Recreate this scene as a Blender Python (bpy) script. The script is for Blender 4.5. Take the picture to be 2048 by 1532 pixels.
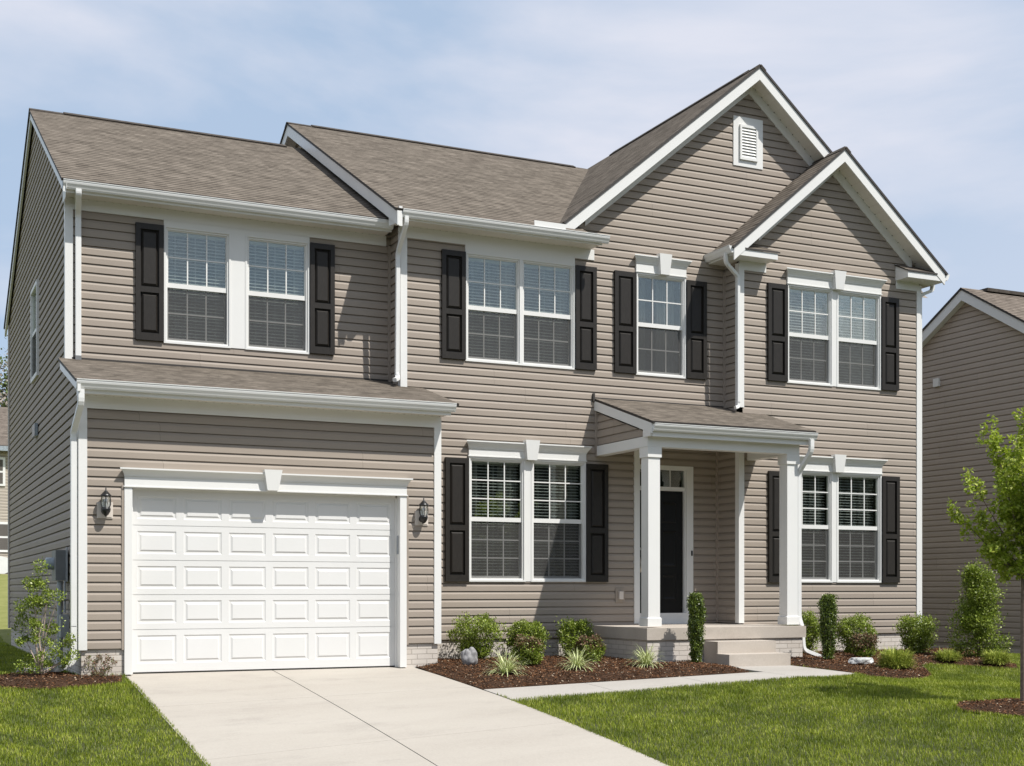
import bpy, bmesh, math, random
import numpy as np
from mathutils import Vector, Matrix

# ------------------------------------------------------------------ camera, world, sun
sc = bpy.context.scene
for o in list(bpy.data.objects): bpy.data.objects.remove(o)
COL = sc.collection
YAW = math.radians(25.283)
CAM = Vector((-2.0176, -16.3, 0.985))
cd = bpy.data.cameras.new('camera'); cam = bpy.data.objects.new('camera', cd); COL.objects.link(cam)
cam.location = CAM; cam.rotation_euler = (math.radians(90), 0, -YAW)
cd.sensor_width = 36; cd.lens = 2633.73/2048*36; cd.shift_y = (1180-766)/2048
cd.clip_start = .1; cd.clip_end = 2000
sc.camera = cam
sc.view_settings.view_transform = 'Standard'; sc.view_settings.look = 'None'
sc.view_settings.exposure = 0.17; sc.view_settings.gamma = 1
SUN = Vector((.63, -1, 1.75)).normalized()
sl = bpy.data.lights.new('sun', 'SUN'); sl.energy = 5.0; sl.angle = math.radians(.55); sl.color = (1, .965, .91)
so = bpy.data.objects.new('sun', sl); COL.objects.link(so)
so.rotation_euler = SUN.to_track_quat('Z', 'Y').to_euler(); so.location = (10, -20, 30)
w = bpy.data.worlds.new('World'); sc.world = w; w.use_nodes = True
nt = w.node_tree; nt.nodes.clear()
N = nt.nodes.new; L = nt.links.new
wo = N('ShaderNodeOutputWorld'); bg = N('ShaderNodeBackground'); bg.inputs[1].default_value = .115
sky = N('ShaderNodeTexSky'); sky.sky_type = 'NISHITA'; sky.sun_disc = False
sky.sun_elevation = math.asin(SUN.z); sky.sun_rotation = math.atan2(SUN.x, SUN.y)
sky.air_density = 1.0; sky.dust_density = 0.8; sky.ozone_density = 1.2
tc = N('ShaderNodeTexCoord'); mp = N('ShaderNodeMapping'); mp.inputs['Scale'].default_value = (1.0, 1.0, 3.4)
mp.inputs['Rotation'].default_value = (0, math.radians(-24), math.radians(12)); mp.inputs['Location'].default_value = (3.3, 1.7, 4.2)
L(tc.outputs['Generated'], mp.inputs[0])
n1 = N('ShaderNodeTexNoise'); n1.inputs['Scale'].default_value = 2.1; n1.inputs['Detail'].default_value = 7
n1.inputs['Roughness'].default_value = .52; n1.inputs['Distortion'].default_value = .35
L(mp.outputs[0], n1.inputs['Vector'])
cr = N('ShaderNodeValToRGB'); cr.color_ramp.elements[0].position = .43; cr.color_ramp.elements[1].position = .64
cr.color_ramp.elements[0].color = (0, 0, 0, 1); cr.color_ramp.elements[1].color = (.9, .9, .9, 1)
L(n1.outputs['Fac'], cr.inputs[0])
mixh = N('ShaderNodeMixRGB'); mixh.inputs[0].default_value = .82; mixh.inputs[2].default_value = (3.85, 4.85, 6.3, 1)
L(sky.outputs[0], mixh.inputs[1])
mixc = N('ShaderNodeMixRGB'); mixc.inputs[2].default_value = (6.0, 6.15, 6.9, 1)
sx = N('ShaderNodeSeparateXYZ'); L(tc.outputs['Generated'], sx.inputs[0])
def wm(op, a, b, clamp=False):
    q = N('ShaderNodeMath'); q.operation = op; q.use_clamp = clamp
    for i, v in enumerate((a, b)):
        if isinstance(v, (int, float)): q.inputs[i].default_value = v
        else: L(v, q.inputs[i])
    return q.outputs[0]
bank = wm('MULTIPLY', wm('SUBTRACT', sx.outputs[0], .42), 2.6, True)
low = wm('SUBTRACT', 1.15, wm('MULTIPLY', sx.outputs[2], 2.6), True)
bk2 = wm('MULTIPLY', wm('MULTIPLY', bank, low), wm('ADD', .35, wm('MULTIPLY', n1.outputs['Fac'], .9)))
L(wm('MAXIMUM', cr.outputs[0], wm('MULTIPLY', bk2, .95), True), mixc.inputs[0]); L(mixh.outputs[0], mixc.inputs[1])
L(mixc.outputs[0], bg.inputs[0]); L(bg.outputs[0], wo.inputs[0])

rnd = random.Random(7)
S = .1143            # siding course
ZB = .285            # siding bottom

# ------------------------------------------------------------------ materials
class NT:
    def __init__(s, name):
        s.m = bpy.data.materials.new(name); s.m.use_nodes = True
        s.t = s.m.node_tree; s.b = s.t.nodes['Principled BSDF']
    def n(s, ty, **kw):
        q = s.t.nodes.new(ty)
        for k, v in kw.items():
            if k.startswith('i_'): q.inputs[k[2:].replace('_', ' ')].default_value = v
            else: setattr(q, k, v)
        return q
    def l(s, a, b): s.t.links.new(a, b)
    def math(s, op, a, b=None, c=None, clamp=False):
        q = s.t.nodes.new('ShaderNodeMath'); q.operation = op; q.use_clamp = clamp
        for i, v in enumerate((a, b, c)):
            if v is None: continue
            if isinstance(v, (int, float)): q.inputs[i].default_value = v
            else: s.l(v, q.inputs[i])
        return q.outputs[0]
    def mix(s, f, a, b, mode='MIX'):
        q = s.t.nodes.new('ShaderNodeMixRGB'); q.blend_type = mode
        for i, v in enumerate((f, a, b)):
            if isinstance(v, (int, float)): q.inputs[i].default_value = v
            elif isinstance(v, tuple): q.inputs[i].default_value = (*v, 1)
            else: s.l(v, q.inputs[i])
        return q.outputs[0]
    def noise(s, vec, scale, detail=3, rough=.5, out='Fac'):
        q = s.n('ShaderNodeTexNoise'); q.inputs['Scale'].default_value = scale
        q.inputs['Detail'].default_value = detail; q.inputs['Roughness'].default_value = rough
        if vec is not None: s.l(vec, q.inputs['Vector'])
        return q.outputs[out]
    def ramp(s, f, pts):
        q = s.n('ShaderNodeValToRGB'); e = q.color_ramp.elements
        while len(e) < len(pts): e.new(.5)
        for k, (p, c) in zip(e, pts):
            k.position = p; k.color = (*c, 1) if isinstance(c, tuple) else (c, c, c, 1)
        s.l(f, q.inputs[0]); return q.outputs[0]
    def map(s, vec, sc=(1, 1, 1), loc=(0, 0, 0)):
        q = s.n('ShaderNodeMapping'); q.inputs['Scale'].default_value = sc; q.inputs['Location'].default_value = loc
        s.l(vec, q.inputs[0]); return q.outputs[0]
    def obj(s): return s.n('ShaderNodeTexCoord').outputs['Object']
    def pos(s): return s.n('ShaderNodeNewGeometry').outputs['Position']
    def uv(s): return s.n('ShaderNodeTexCoord').outputs['UV']
    def rough(s, r, spec=.5): s.b.inputs['Roughness'].default_value = r; s.b.inputs['Specular IOR Level'].default_value = spec
    def bump(s, h, strength=.3, dist=.01):
        q = s.n('ShaderNodeBump'); q.inputs['Strength'].default_value = strength; q.inputs['Distance'].default_value = dist
        s.l(h, q.inputs['Height']); s.l(q.outputs[0], s.b.inputs['Normal'])
    def col(s, c):
        if isinstance(c, tuple): s.b.inputs['Base Color'].default_value = (*c, 1)
        else: s.l(c, s.b.inputs['Base Color'])

def simple(name, c, r=.5, var=.06, scale=3, spec=.5, metal=0, bump=0, bscale=60):
    t = NT(name); p = t.pos()
    f = t.noise(p, scale, 5, .6)
    a = tuple(x*(1-var) for x in c); b = tuple(min(1, x*(1+var)) for x in c)
    t.col(t.ramp(f, [(.3, a), (.7, b)])); t.rough(r, spec); t.b.inputs['Metallic'].default_value = metal
    if bump: t.bump(t.noise(p, bscale, 4, .6), bump, .004)
    return t.m

M = {}
def siding_mat(name, c):
    t = NT(name); p = t.pos()
    a = t.noise(t.map(p, (.5, .5, 9)), 1.0, 3)
    b = t.noise(p, 1.3, 4, .6)
    f = t.math('MULTIPLY', t.math('ADD', a, b), .5)
    sp = t.n('ShaderNodeSeparateXYZ'); t.l(p, sp.inputs[0])          # panels: two courses high, 3.66 m long, staggered
    row = t.math('FLOOR', t.math('DIVIDE', t.math('SUBTRACT', sp.outputs[2], .2848), .2286))
    wr = t.n('ShaderNodeTexWhiteNoise', noise_dimensions='1D'); t.l(row, wr.inputs['W'])
    un = t.math('ADD', t.math('DIVIDE', t.math('ADD', sp.outputs[0], sp.outputs[1]), 3.66), t.math('MULTIPLY', wr.outputs[0], 7.3))
    cb = t.n('ShaderNodeCombineXYZ'); t.l(t.math('FLOOR', un), cb.inputs[0]); t.l(row, cb.inputs[1])
    wp = t.n('ShaderNodeTexWhiteNoise', noise_dimensions='2D'); t.l(cb.outputs[0], wp.inputs['Vector'])
    seam = t.math('LESS_THAN', t.math('SUBTRACT', un, t.math('FLOOR', un)), .0011)
    f = t.math('ADD', t.math('MULTIPLY', f, .8), t.math('MULTIPLY', wp.outputs[0], .22))
    t.col(t.mix(t.math('MULTIPLY', seam, .6), t.ramp(f, [(.32, tuple(x*.93 for x in c)), (.70, tuple(x*1.06 for x in c))]), (.05, .04, .035)))
    t.rough(.62, .3)
    t.bump(t.noise(t.map(p, (6, 6, 90)), 1.5, 3), .10, .002)
    return t.m
M['siding'] = siding_mat('siding', (.320, .272, .226))
M['siding_dim'] = siding_mat('neighbour_siding', (.40, .34, .285))
M['siding_far'] = siding_mat('far_siding', (.42, .37, .31))
M['white'] = simple('white_trim', (.72, .715, .69), .42, .02, 1.2, .4)
M['gutter'] = simple('gutter_white', (.72, .72, .70), .33, .03, 1.5, .5)
M['soffit'] = simple('soffit', (.68, .645, .59), .6, .03, 2)
M['dark'] = simple('dark_gap', (.02, .018, .015), .8)
M['edge'] = simple('drip_edge', (.035, .03, .026), .7)
M['black'] = simple('black_metal', (.012, .012, .012), .35, .2, 12, .5)
M['block'] = simple('mount_block', (.62, .56, .50), .5)
M['brass'] = simple('handle_metal', (.55, .5, .42), .3, .1, 5, .5, 1)
M['grey'] = simple('grey_box', (.17, .175, .18), .5, .12, 8)
M['pvc'] = simple('grey_conduit', (.33, .35, .37), .45, .1, 6)
M['lgrey'] = simple('meter_glass', (.30, .34, .37), .25, .25, 15)
M['door'] = simple('door_black', (.006, .006, .0055), .4, .1, 5, .25)
M['interior'] = simple('interior', (.10, .09, .08), .9)
M['blind'] = simple('blind', (.80, .78, .74), .6, .02)
M['curtain'] = simple('curtain', (.30, .28, .26), .9, .1, 2)
M['carwhite'] = simple('car_paint', (.75, .75, .75), .3)
t = NT('shutter'); p = t.pos()
t.col(t.ramp(t.noise(t.map(p, (9, 9, 1.4)), 9, 4, .7), [(.3, (.015, .0125, .010)), (.7, (.026, .022, .018))])); t.rough(.48, .35)
t.bump(t.noise(t.map(p, (40, 40, 4)), 3, 3), .25, .002); M['shutter'] = t.m
t = NT('garage_door'); p = t.pos()
t.col(t.ramp(t.noise(p, 1.5, 4), [(.3, (.665, .66, .64)), (.7, (.69, .685, .67))])); t.rough(.45, .4)
t.bump(t.noise(t.map(p, (4, 4, 60)), 4, 4), .12, .002); M['garage'] = t.m

# glass: fresnel mix of transparent and glossy
def glass(name, tint, refl, base):
    t = NT(name); tr = t.n('ShaderNodeBsdfTransparent'); tr.inputs[0].default_value = (*tint, 1)
    gl = t.n('ShaderNodeBsdfGlossy'); gl.inputs['Roughness'].default_value = .015; gl.inputs[0].default_value = (.93, .93, .86, 1)
    nb = t.n('ShaderNodeBump'); nb.inputs['Strength'].default_value = .10; nb.inputs['Distance'].default_value = .02
    t.l(t.noise(t.pos(), 2.6, 3), nb.inputs['Height']); t.l(nb.outputs[0], gl.inputs['Normal'])
    lw = t.n('ShaderNodeLayerWeight'); lw.inputs[0].default_value = .35
    f = t.math('ADD', t.math('MULTIPLY', lw.outputs['Fresnel'], refl), base, clamp=True)
    mx = t.n('ShaderNodeMixShader'); t.l(f, mx.inputs[0]); t.l(tr.outputs[0], mx.inputs[1]); t.l(gl.outputs[0], mx.inputs[2])
    t.l(mx.outputs[0], t.t.nodes['Material Output'].inputs[0]); return t.m
M['glass'] = glass('window_glass', (.90, .94, .93), .5, .11)
M['clear'] = glass('lantern_glass', (.92, .94, .95), .6, .08)
t = NT('insect_screen'); tr = t.n('ShaderNodeBsdfTransparent'); df = t.n('ShaderNodeBsdfDiffuse'); df.inputs[0].default_value = (.085, .083, .08, 1)
mx = t.n('ShaderNodeMixShader'); mx.inputs[0].default_value = .56; t.l(tr.outputs[0], mx.inputs[1]); t.l(df.outputs[0], mx.inputs[2])
t.l(mx.outputs[0], t.t.nodes['Material Output'].inputs[0]); M['screen'] = t.m

# shingles: uv in metres, u along the course, v up the slope
def shingle(name, c):
    t = NT(name); uv = t.uv(); sp = t.n('ShaderNodeSeparateXYZ'); t.l(uv, sp.inputs[0]); u, v = sp.outputs[0], sp.outputs[1]
    vn = t.math('DIVIDE', v, .116); row = t.math('FLOOR', vn); fr = t.math('SUBTRACT', vn, row)
    wn = t.n('ShaderNodeTexWhiteNoise', noise_dimensions='1D'); t.l(row, wn.inputs['W'])
    ush = t.math('ADD', t.math('DIVIDE', u, .17), t.math('MULTIPLY', wn.outputs[0], 11.3))
    tab = t.math('FLOOR', ush)
    cb = t.n('ShaderNodeCombineXYZ'); t.l(tab, cb.inputs[0]); t.l(row, cb.inputs[1])
    w2 = t.n('ShaderNodeTexWhiteNoise', noise_dimensions='2D'); t.l(cb.outputs[0], w2.inputs['Vector'])
    cb2 = t.n('ShaderNodeCombineXYZ'); t.l(t.math('MULTIPLY', ush, .8), cb2.inputs[0]); t.l(t.math('MULTIPLY', row, 3.7), cb2.inputs[1])
    nl = t.noise(cb2.outputs[0], 1.0, 2)
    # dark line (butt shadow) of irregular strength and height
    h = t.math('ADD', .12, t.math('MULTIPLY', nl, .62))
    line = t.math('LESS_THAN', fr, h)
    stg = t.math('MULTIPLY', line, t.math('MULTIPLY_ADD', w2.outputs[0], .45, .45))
    big = t.noise(uv, .55, 4, .6); gran = t.noise(t.map(uv, (90, 90, 90)), 1, 2, .8)
    base = t.ramp(t.math('ADD', t.math('MULTIPLY', w2.outputs[0], .5), t.math('MULTIPLY', big, .5)),
                  [(.22, tuple(x*.72 for x in c)), (.78, tuple(min(1, x*1.5) for x in c))])
    base = t.mix(t.ramp(t.noise(t.map(uv, (1, 1, 1)), 3.4, 4, .7), [(.40, 0.), (.60, .85)]), base, tuple(x*.55 for x in c))
    base = t.mix(t.math('MULTIPLY', t.math('GREATER_THAN', w2.outputs[0], .70), .42), base, tuple(x*.38 for x in c))
    base = t.mix(.30, base, t.ramp(gran, [(.3, tuple(x*.55 for x in c)), (.7, tuple(x*1.4 for x in c))]))
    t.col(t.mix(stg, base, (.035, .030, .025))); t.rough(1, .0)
    return t.m
M['shingle'] = shingle('roof_shingles', (.198, .170, .141))
M['shingle_far'] = shingle('neighbour_shingles', (.22, .185, .155))

t = NT('formed_block'); uv = t.uv()
bk = t.n('ShaderNodeTexBrick'); bk.offset = .37; bk.squash = 1
for k, v in (('Scale', 1), ('Mortar Size', .0045), ('Mortar Smooth', .25), ('Bias', 0), ('Brick Width', .215), ('Row Height', .0675)): bk.inputs[k].default_value = v
bk.inputs['Color1'].default_value = (.58, .52, .46, 1); bk.inputs['Color2'].default_value = (.64, .59, .53, 1); bk.inputs['Mortar'].default_value = (.33, .29, .24, 1)
t.l(uv, bk.inputs['Vector']); st = t.noise(uv, 2.2, 5, .65)
t.col(t.mix(.35, bk.outputs[0], t.ramp(st, [(.3, (.36, .32, .27)), (.65, (.60, .56, .52))]))); t.rough(.9, .2)
hh = t.math('SUBTRACT', t.math('MULTIPLY', t.noise(uv, 60, 4, .7), .25), bk.outputs['Fac']); t.bump(hh, .7, .012); M['brick'] = t.m

def concrete(name, a, b, stain, sc=1.0):
    t = NT(name); p = t.pos(); big = t.noise(t.map(p, (.45, 1.3, 1)), sc, 5, .6); fine = t.noise(p, 45, 4, .7)
    c = t.ramp(big, [(.3, a), (.7, b)])
    s2 = t.noise(t.map(p, (.9, 1.9, 2), (3, 1, 0)), 1.1, 8, .7)
    c = t.mix(t.ramp(s2, [(.54, 0.), (.74, .6)]), c, stain)
    c = t.mix(.18, c, t.ramp(fine, [(.3, tuple(x*.7 for x in a)), (.7, tuple(min(1, x*1.15) for x in b))]))
    t.col(c); t.rough(.88, .2); t.bump(fine, .22, .004); return t.m
M['drive'] = concrete('driveway_concrete', (.37, .335, .29), (.43, .395, .345), (.285, .26, .23))
M['walk'] = concrete('walk_concrete', (.36, .335, .30), (.41, .385, .35), (.29, .265, .235))
M['step'] = concrete('step_concrete', (.42, .37, .315), (.49, .44, .385), (.32, .28, .24), 2.5)

t = NT('soil'); p = t.pos(); t.col(t.ramp(t.noise(p, 9, 6, .7), [(.3, (.030, .017, .010)), (.7, (.085, .048, .030))])); t.rough(.95, .1)
t.bump(t.noise(p, 38, 5, .8), 1, .02); M['mulch'] = t.m
def island(name, pts, rough=.6, trans=.0, spec=.3, patch=None):
    t = NT(name); g = t.n('ShaderNodeNewGeometry').outputs['Random Per Island']
    c = t.ramp(g, pts)
    if patch:
        c = t.mix(t.ramp(t.noise(t.pos(), patch[0], 4, .55), [(.35, 0.), (.68, patch[2])]), c, patch[1], 'MULTIPLY')
    t.col(c); t.rough(rough, spec)
    if trans:
        tl = t.n('ShaderNodeBsdfTranslucent'); mx = t.n('ShaderNodeMixShader'); mx.inputs[0].default_value = trans
        t.l(t.mix(.6, c, (.25, .33, .02), 'MIX') if trans > .25 else c, tl.inputs[0]); t.l(t.b.outputs[0], mx.inputs[1]); t.l(tl.outputs[0], mx.inputs[2])
        t.l(mx.outputs[0], t.t.nodes['Material Output'].inputs[0])
    return t.m
M['chips'] = island('mulch_chips', [(0, (.050, .021, .009)), (.5, (.14, .064, .030)), (.9, (.20, .105, .055)), (.955, (.34, .25, .17)), (1, (.50, .42, .32))], .9, 0, .1)
M['grass'] = island('grass_blades', [(0, (.18, .235, .012)), (.5, (.29, .355, .025)), (.84, (.40, .44, .05)), (1, (.60, .56, .17))], .5, .30, .3, (2.3, (.34, .40, .26), 1.0))
M['leaf'] = island('shrub_leaves', [(0, (.095, .145, .014)), (.5, (.21, .275, .03)), (.93, (.34, .41, .07)), (1, (.62, .64, .36))], .45, .22, .35)
M['leafred'] = island('reddish_leaves', [(0, (.09, .12, .025)), (.45, (.16, .13, .06)), (1, (.27, .12, .09))], .5, .15, .4)
M['holly'] = island('dark_column_leaves', [(0, (.03, .052, .008)), (.6, (.105, .15, .018)), (1, (.24, .31, .05))], .35, .15, .6)
M['gold'] = island('golden_leaves', [(0, (.16, .22, .03)), (.6, (.36, .41, .07)), (1, (.56, .58, .14))], .5, .25, .3)
M['maple'] = island('maple_leaves', [(0, (.21, .29, .02)), (.6, (.36, .45, .045)), (1, (.60, .62, .16))], .42, .38, .4)
M['blossom'] = island('blossom_leaves', [(0, (.05, .08, .015)), (.55, (.12, .16, .05)), (.6, (.24, .20, .17)), (1, (.42, .37, .33))], .7, .1)
M['farleaf'] = island('far_leaves', [(0, (.012, .017, .008)), (1, (.03, .038, .018))], .7, .1)
M['bark'] = simple('bark', (.16, .12, .095), .85, .3, 20, .2, 0, .5, 80)
M['palebark'] = simple('pale_stem', (.38, .30, .25), .8, .3, 20)
M['rock'] = simple('stone', (.27, .265, .265), .8, .45, 9, .3, 0, .8, 30)
M['rockw'] = simple('pale_stone', (.50, .50, .49), .8, .5, 11, .3, 0, .8, 30)
t = NT('lawn_soil'); p = t.pos(); sp = t.n('ShaderNodeSeparateXYZ'); t.l(p, sp.inputs[0])
t.col(t.mix(t.math('MULTIPLY', t.math('SUBTRACT', sp.outputs[1], 8), .25, clamp=True), t.ramp(t.noise(p, 1.5, 6, .7), [(.3, (.045, .052, .022)), (.7, (.085, .092, .045))]), t.ramp(t.noise(p, 2.5, 6, .7), [(.3, (.15, .165, .045)), (.7, (.25, .25, .09))]))); t.rough(.95, .1); M['lawn'] = t.m
t = NT('variegated'); sp = t.n('ShaderNodeSeparateXYZ'); t.l(t.uv(), sp.inputs[0])
e = t.math('GREATER_THAN', t.math('ABSOLUTE', t.math('SUBTRACT', sp.outputs[0], .5)), .22)
t.col(t.mix(e, (.26, .36, .05), (.74, .74, .46))); t.rough(.45, .4); M['varieg'] = t.m

# ------------------------------------------------------------------ mesh builder
class MB:
    def __init__(s): s.v = []; s.f = []; s.uv = []; s.mi = []
    def face(s, pts, uv=None, mi=0):
        b = len(s.v); s.v += [tuple(p) for p in pts]; s.f.append(tuple(range(b, b+len(pts))))
        if uv is None:
            n = (Vector(pts[1])-Vector(pts[0])).cross(Vector(pts[2])-Vector(pts[0]))
            a = [abs(x) for x in n]; k = a.index(max(a))
            i, j = ((1, 2), (0, 2), (0, 1))[k]; uv = [(p[i], p[j]) for p in pts]
        s.uv.append(uv); s.mi.append(mi)
    def hexa(s, a, b, mi=0):   # a: 4 pts, b: 4 pts
        s.face(a[::-1], None, mi); s.face(b, None, mi)
        for i in range(4):
            j = (i+1) % 4; s.face([a[i], a[j], b[j], b[i]], None, mi)
    def box(s, x0, x1, y0, y1, z0, z1, mi=0):
        s.hexa([(x0, y0, z0), (x1, y0, z0), (x1, y1, z0), (x0, y1, z0)], [(x0, y0, z1), (x1, y0, z1), (x1, y1, z1), (x0, y1, z1)], mi)
        return s
    def prism(s, poly, fn, a, b, mi=0):   # poly 2d list, fn(p,q,t)->xyz, extruded t a->b
        A = [fn(p, q, a) for p, q in poly]; B = [fn(p, q, b) for p, q in poly]
        s.face(A[::-1], None, mi); s.face(B, None, mi)
        for i in range(len(poly)):
            j = (i+1) % len(poly); s.face([A[i], A[j], B[j], B[i]], None, mi)
        return s
    def lathe(s, c, prof, n=16, axis='z', mi=0):
        def P(r, h, k):
            a = 2*math.pi*k/n
            if axis == 'z': return (c[0]+r*math.cos(a), c[1]+r*math.sin(a), c[2]+h)
            if axis == 'x': return (c[0]+h, c[1]+r*math.cos(a), c[2]+r*math.sin(a))
            return (c[0]+r*math.cos(a), c[1]+h, c[2]+r*math.sin(a))
        for (r0, h0), (r1, h1) in zip(prof, prof[1:]):
            for k in range(n):
                s.face([P(r0, h0, k), P(r0, h0, k+1), P(r1, h1, k+1), P(r1, h1, k)], None, mi)
        return s
    def sweep(s, pts, w, d, side, mi=0, cap=True):   # rectangular tube, bevelled edges
        pts = [Vector(p) for p in pts]; side = Vector(side).normalized(); rings = []
        for i, p in enumerate(pts):
            t = Vector((0, 0, 0))
            if i: t += (p-pts[i-1]).normalized()
            if i < len(pts)-1: t += (pts[i+1]-p).normalized()
            t.normalize(); n = t.cross(side).normalized()
            b = .18
            rings.append([p+side*(w/2*a)+n*(d/2*c) for a, c in ((-1+b, -1), (1-b, -1), (1, -1+b), (1, 1-b), (1-b, 1), (-1+b, 1), (-1, 1-b), (-1, -1+b))])
        for A, B in zip(rings, rings[1:]):
            for i in range(8): s.face([A[i], A[(i+1) % 8], B[(i+1) % 8], B[i]], None, mi)
        if cap: s.face(rings[0][::-1], None, mi); s.face(rings[-1], None, mi)
        return s
    def tube(s, pts, rad, n=6, mi=0):
        pts = [Vector(p) for p in pts]; rings = []
        for i, p in enumerate(pts):
            t = (pts[min(i+1, len(pts)-1)]-pts[max(i-1, 0)]).normalized()
            a = t.orthogonal().normalized(); b = t.cross(a); r = rad[i] if isinstance(rad, (list, tuple)) else rad
            rings.append([p+(a*math.cos(2*math.pi*k/n)+b*math.sin(2*math.pi*k/n))*r for k in range(n)])
        for i, (A, B) in enumerate(zip(rings, rings[1:])):
            best = min(range(n), key=lambda k: (A[0]-B[k]).length)
            B2 = B[best:]+B[:best]; rings[i+1] = B2
            for k in range(n): s.face([A[k], A[(k+1) % n], B2[(k+1) % n], B2[k]], None, mi)
        return s
    def build(s, name, mats, parent=None, smooth=False):
        if isinstance(mats, str): mats = [mats]
        me = bpy.data.meshes.new(name); me.from_pydata(s.v, [], s.f)
        uvl = me.uv_layers.new(name='uv')
        flat = [c for f in s.uv for q in f for c in q]; uvl.data.foreach_set('uv', flat)
        for m in mats: me.materials.append(M[m])
        me.polygons.foreach_set('material_index', s.mi)
        if smooth:
            bm = bmesh.new(); bm.from_mesh(me); bmesh.ops.remove_doubles(bm, verts=bm.verts, dist=.0004)
            for f in bm.faces: f.smooth = True
            bm.to_mesh(me); bm.free()
        me.update(); o = bpy.data.objects.new(name, me); COL.objects.link(o)
        if parent: o.parent = parent
        return o
def tag(o, label, cat, group=None, kind=None):
    if label: o['label'] = label
    if cat: o['category'] = cat
    if group: o['group'] = group
    if kind: o['kind'] = kind
    return o
def thing(name, label, cat, loc=(0, 0, 0), group=None):
    o = bpy.data.objects.new(name, None); COL.objects.link(o); o.location = loc; o.empty_display_size = .2
    return tag(o, label, cat, group)
def place(root):     # children were modelled in world coordinates; make them relative to the root's base
    bpy.context.view_layer.update()
    for c in root.children: c.matrix_parent_inverse = root.matrix_world.inverted()
def structure(o): o['kind'] = 'structure'; return o

def lerp(x, pts):
    if x <= pts[0][0]: return pts[0][1]
    for (a, b), (c, d) in zip(pts, pts[1:]):
        if x <= c: return b+(d-b)*(x-a)/(c-a)
    return pts[-1][1]
def sst(x, a, b):
    t = min(1, max(0, (x-a)/(b-a))); return t*t*(3-2*t)
def gz(X, Y):
    z = -.037; g = lerp(X, [(.5, .12), (2.4, .094), (4.26, .068), (8.13, .022), (9.5, .027), (13, .03), (20, .03)])
    if Y < 0:
        z += g*Y; d = max(0, -Y-2); e = .0063*d*d if d < 5 else .1575+.063*(min(d, 16)-5)
        if Y < -18: z -= g*(Y+18)
        z -= e*sst(X, 1, 4.2)
    z -= .055*max(0, min(X, 20)-13.6)
    k = 1-sst(X, 6, 12)
    z += (.075*max(0, min(Y, 32)-11)-.08*max(0, min(Y, 40)-32))*k
    return z

# ------------------------------------------------------------------ setting
def inpoly(x, y, P):
    c = False; j = len(P)-1
    for i in range(len(P)):
        if (P[i][1] > y) != (P[j][1] > y) and x < (P[j][0]-P[i][0])*(y-P[i][1])/(P[j][1]-P[i][1])+P[i][0]: c = not c
        j = i
    return c
BED_M = [(4.28, .99), (4.28, -2.18), (8.05, -2.18), (8.22, -1.95), (8.30, -1.3), (8.36, -.6), (7.6, -.6), (7.6, .99)]
BED_R = [(9.36, -.6), (9.36, -1.3), (9.40, -2.2), (9.38, -2.68), (9.30, -3.05), (9.45, -3.38), (9.85, -3.42), (10.2, -3.2), (10.55, -2.75), (10.91, -2.3), (11.2, -1.9), (11.55, -1.70), (11.8, -1.9),
         (12.02, -2.55), (12.3, -2.62), (12.7, -2.2), (13.2, -1.5), (14.1, -.2), (14.1, .8), (13.5, .6), (9.36, .6)]
BED_L = [(.50, -.02), (.42, -.50), (.1, -.62), (-.3, -.74), (-.62, -.72), (-.95, -.52), (-1.05, -.1), (-.85, .35), (-.5, .62), (-.02, .7), (-.02, 0)]
BED_T = [(9.05+.95*math.cos(a*math.pi/10)*(1+.06*math.sin(a*2.1)), -5.95+.62*math.sin(a*math.pi/10)) for a in range(20)]
WALK = [(4.27, -2.2), (8.12, -2.2), (8.27, -1.9), (8.33, -1.30), (9.34, -1.30), (9.37, -2.0), (9.40, -2.66), (9.15, -2.86), (8.7, -2.98), (4.27, -3.02)]
# ground: one sheet
xs = [-400, -150, -60, -30] + [(-16+i*.8) for i in range(60)] + [36, 60, 150, 400]
ys = [-400, -150, -60, -30] + [(-20+i*.8) for i in range(75)] + [46, 70, 150, 400]
mb = MB(); G = [[(x, y, gz(x, y)-.012) for x in xs] for y in ys]
for j in range(len(ys)-1):
    for i in range(len(xs)-1): mb.face([G[j][i], G[j][i+1], G[j+1][i+1], G[j+1][i]])
structure(mb.build('ground', 'lawn', smooth=True))

def slabs(name, mat, rects, th=.09, lift=.004):
    mb = MB()
    for (x0, x1, y0, y1) in rects:
        nx = max(1, int((x1-x0)/.7)); ny = max(1, int((y1-y0)/.7))
        X = [x0+(x1-x0)*i/nx for i in range(nx+1)]; Y = [y0+(y1-y0)*i/ny for i in range(ny+1)]
        for j in range(ny):
            for i in range(nx): mb.face([(a, b, gz(a, b)+lift) for a, b in ((X[i], Y[j]), (X[i+1], Y[j]), (X[i+1], Y[j+1]), (X[i], Y[j+1]))])
        rim = [(x, y0) for x in X]+[(x1, y) for y in Y[1:]]+[(x, y1) for x in X[::-1][1:]]+[(x0, y) for y in Y[::-1][1:]]
        for (a, b), (c, d) in zip(rim, rim[1:]): mb.face([(a, b, gz(a, b)+lift), (c, d, gz(c, d)+lift), (c, d, gz(c, d)-th), (a, b, gz(a, b)-th)])
    return structure(mb.build(name, mat))
jx = 2.375; gj = .006
DY = [0.14, -1.95, -4.35, -6.9, -9.4, -12, -15, -18.5]
slabs('driveway', 'drive', [(a, b, y1+gj*.5, y0-gj*.5) for y0, y1 in zip(DY, DY[1:]) for a, b in ((.53, jx-gj), (jx+gj, 4.255))])
mb = MB()
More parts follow.
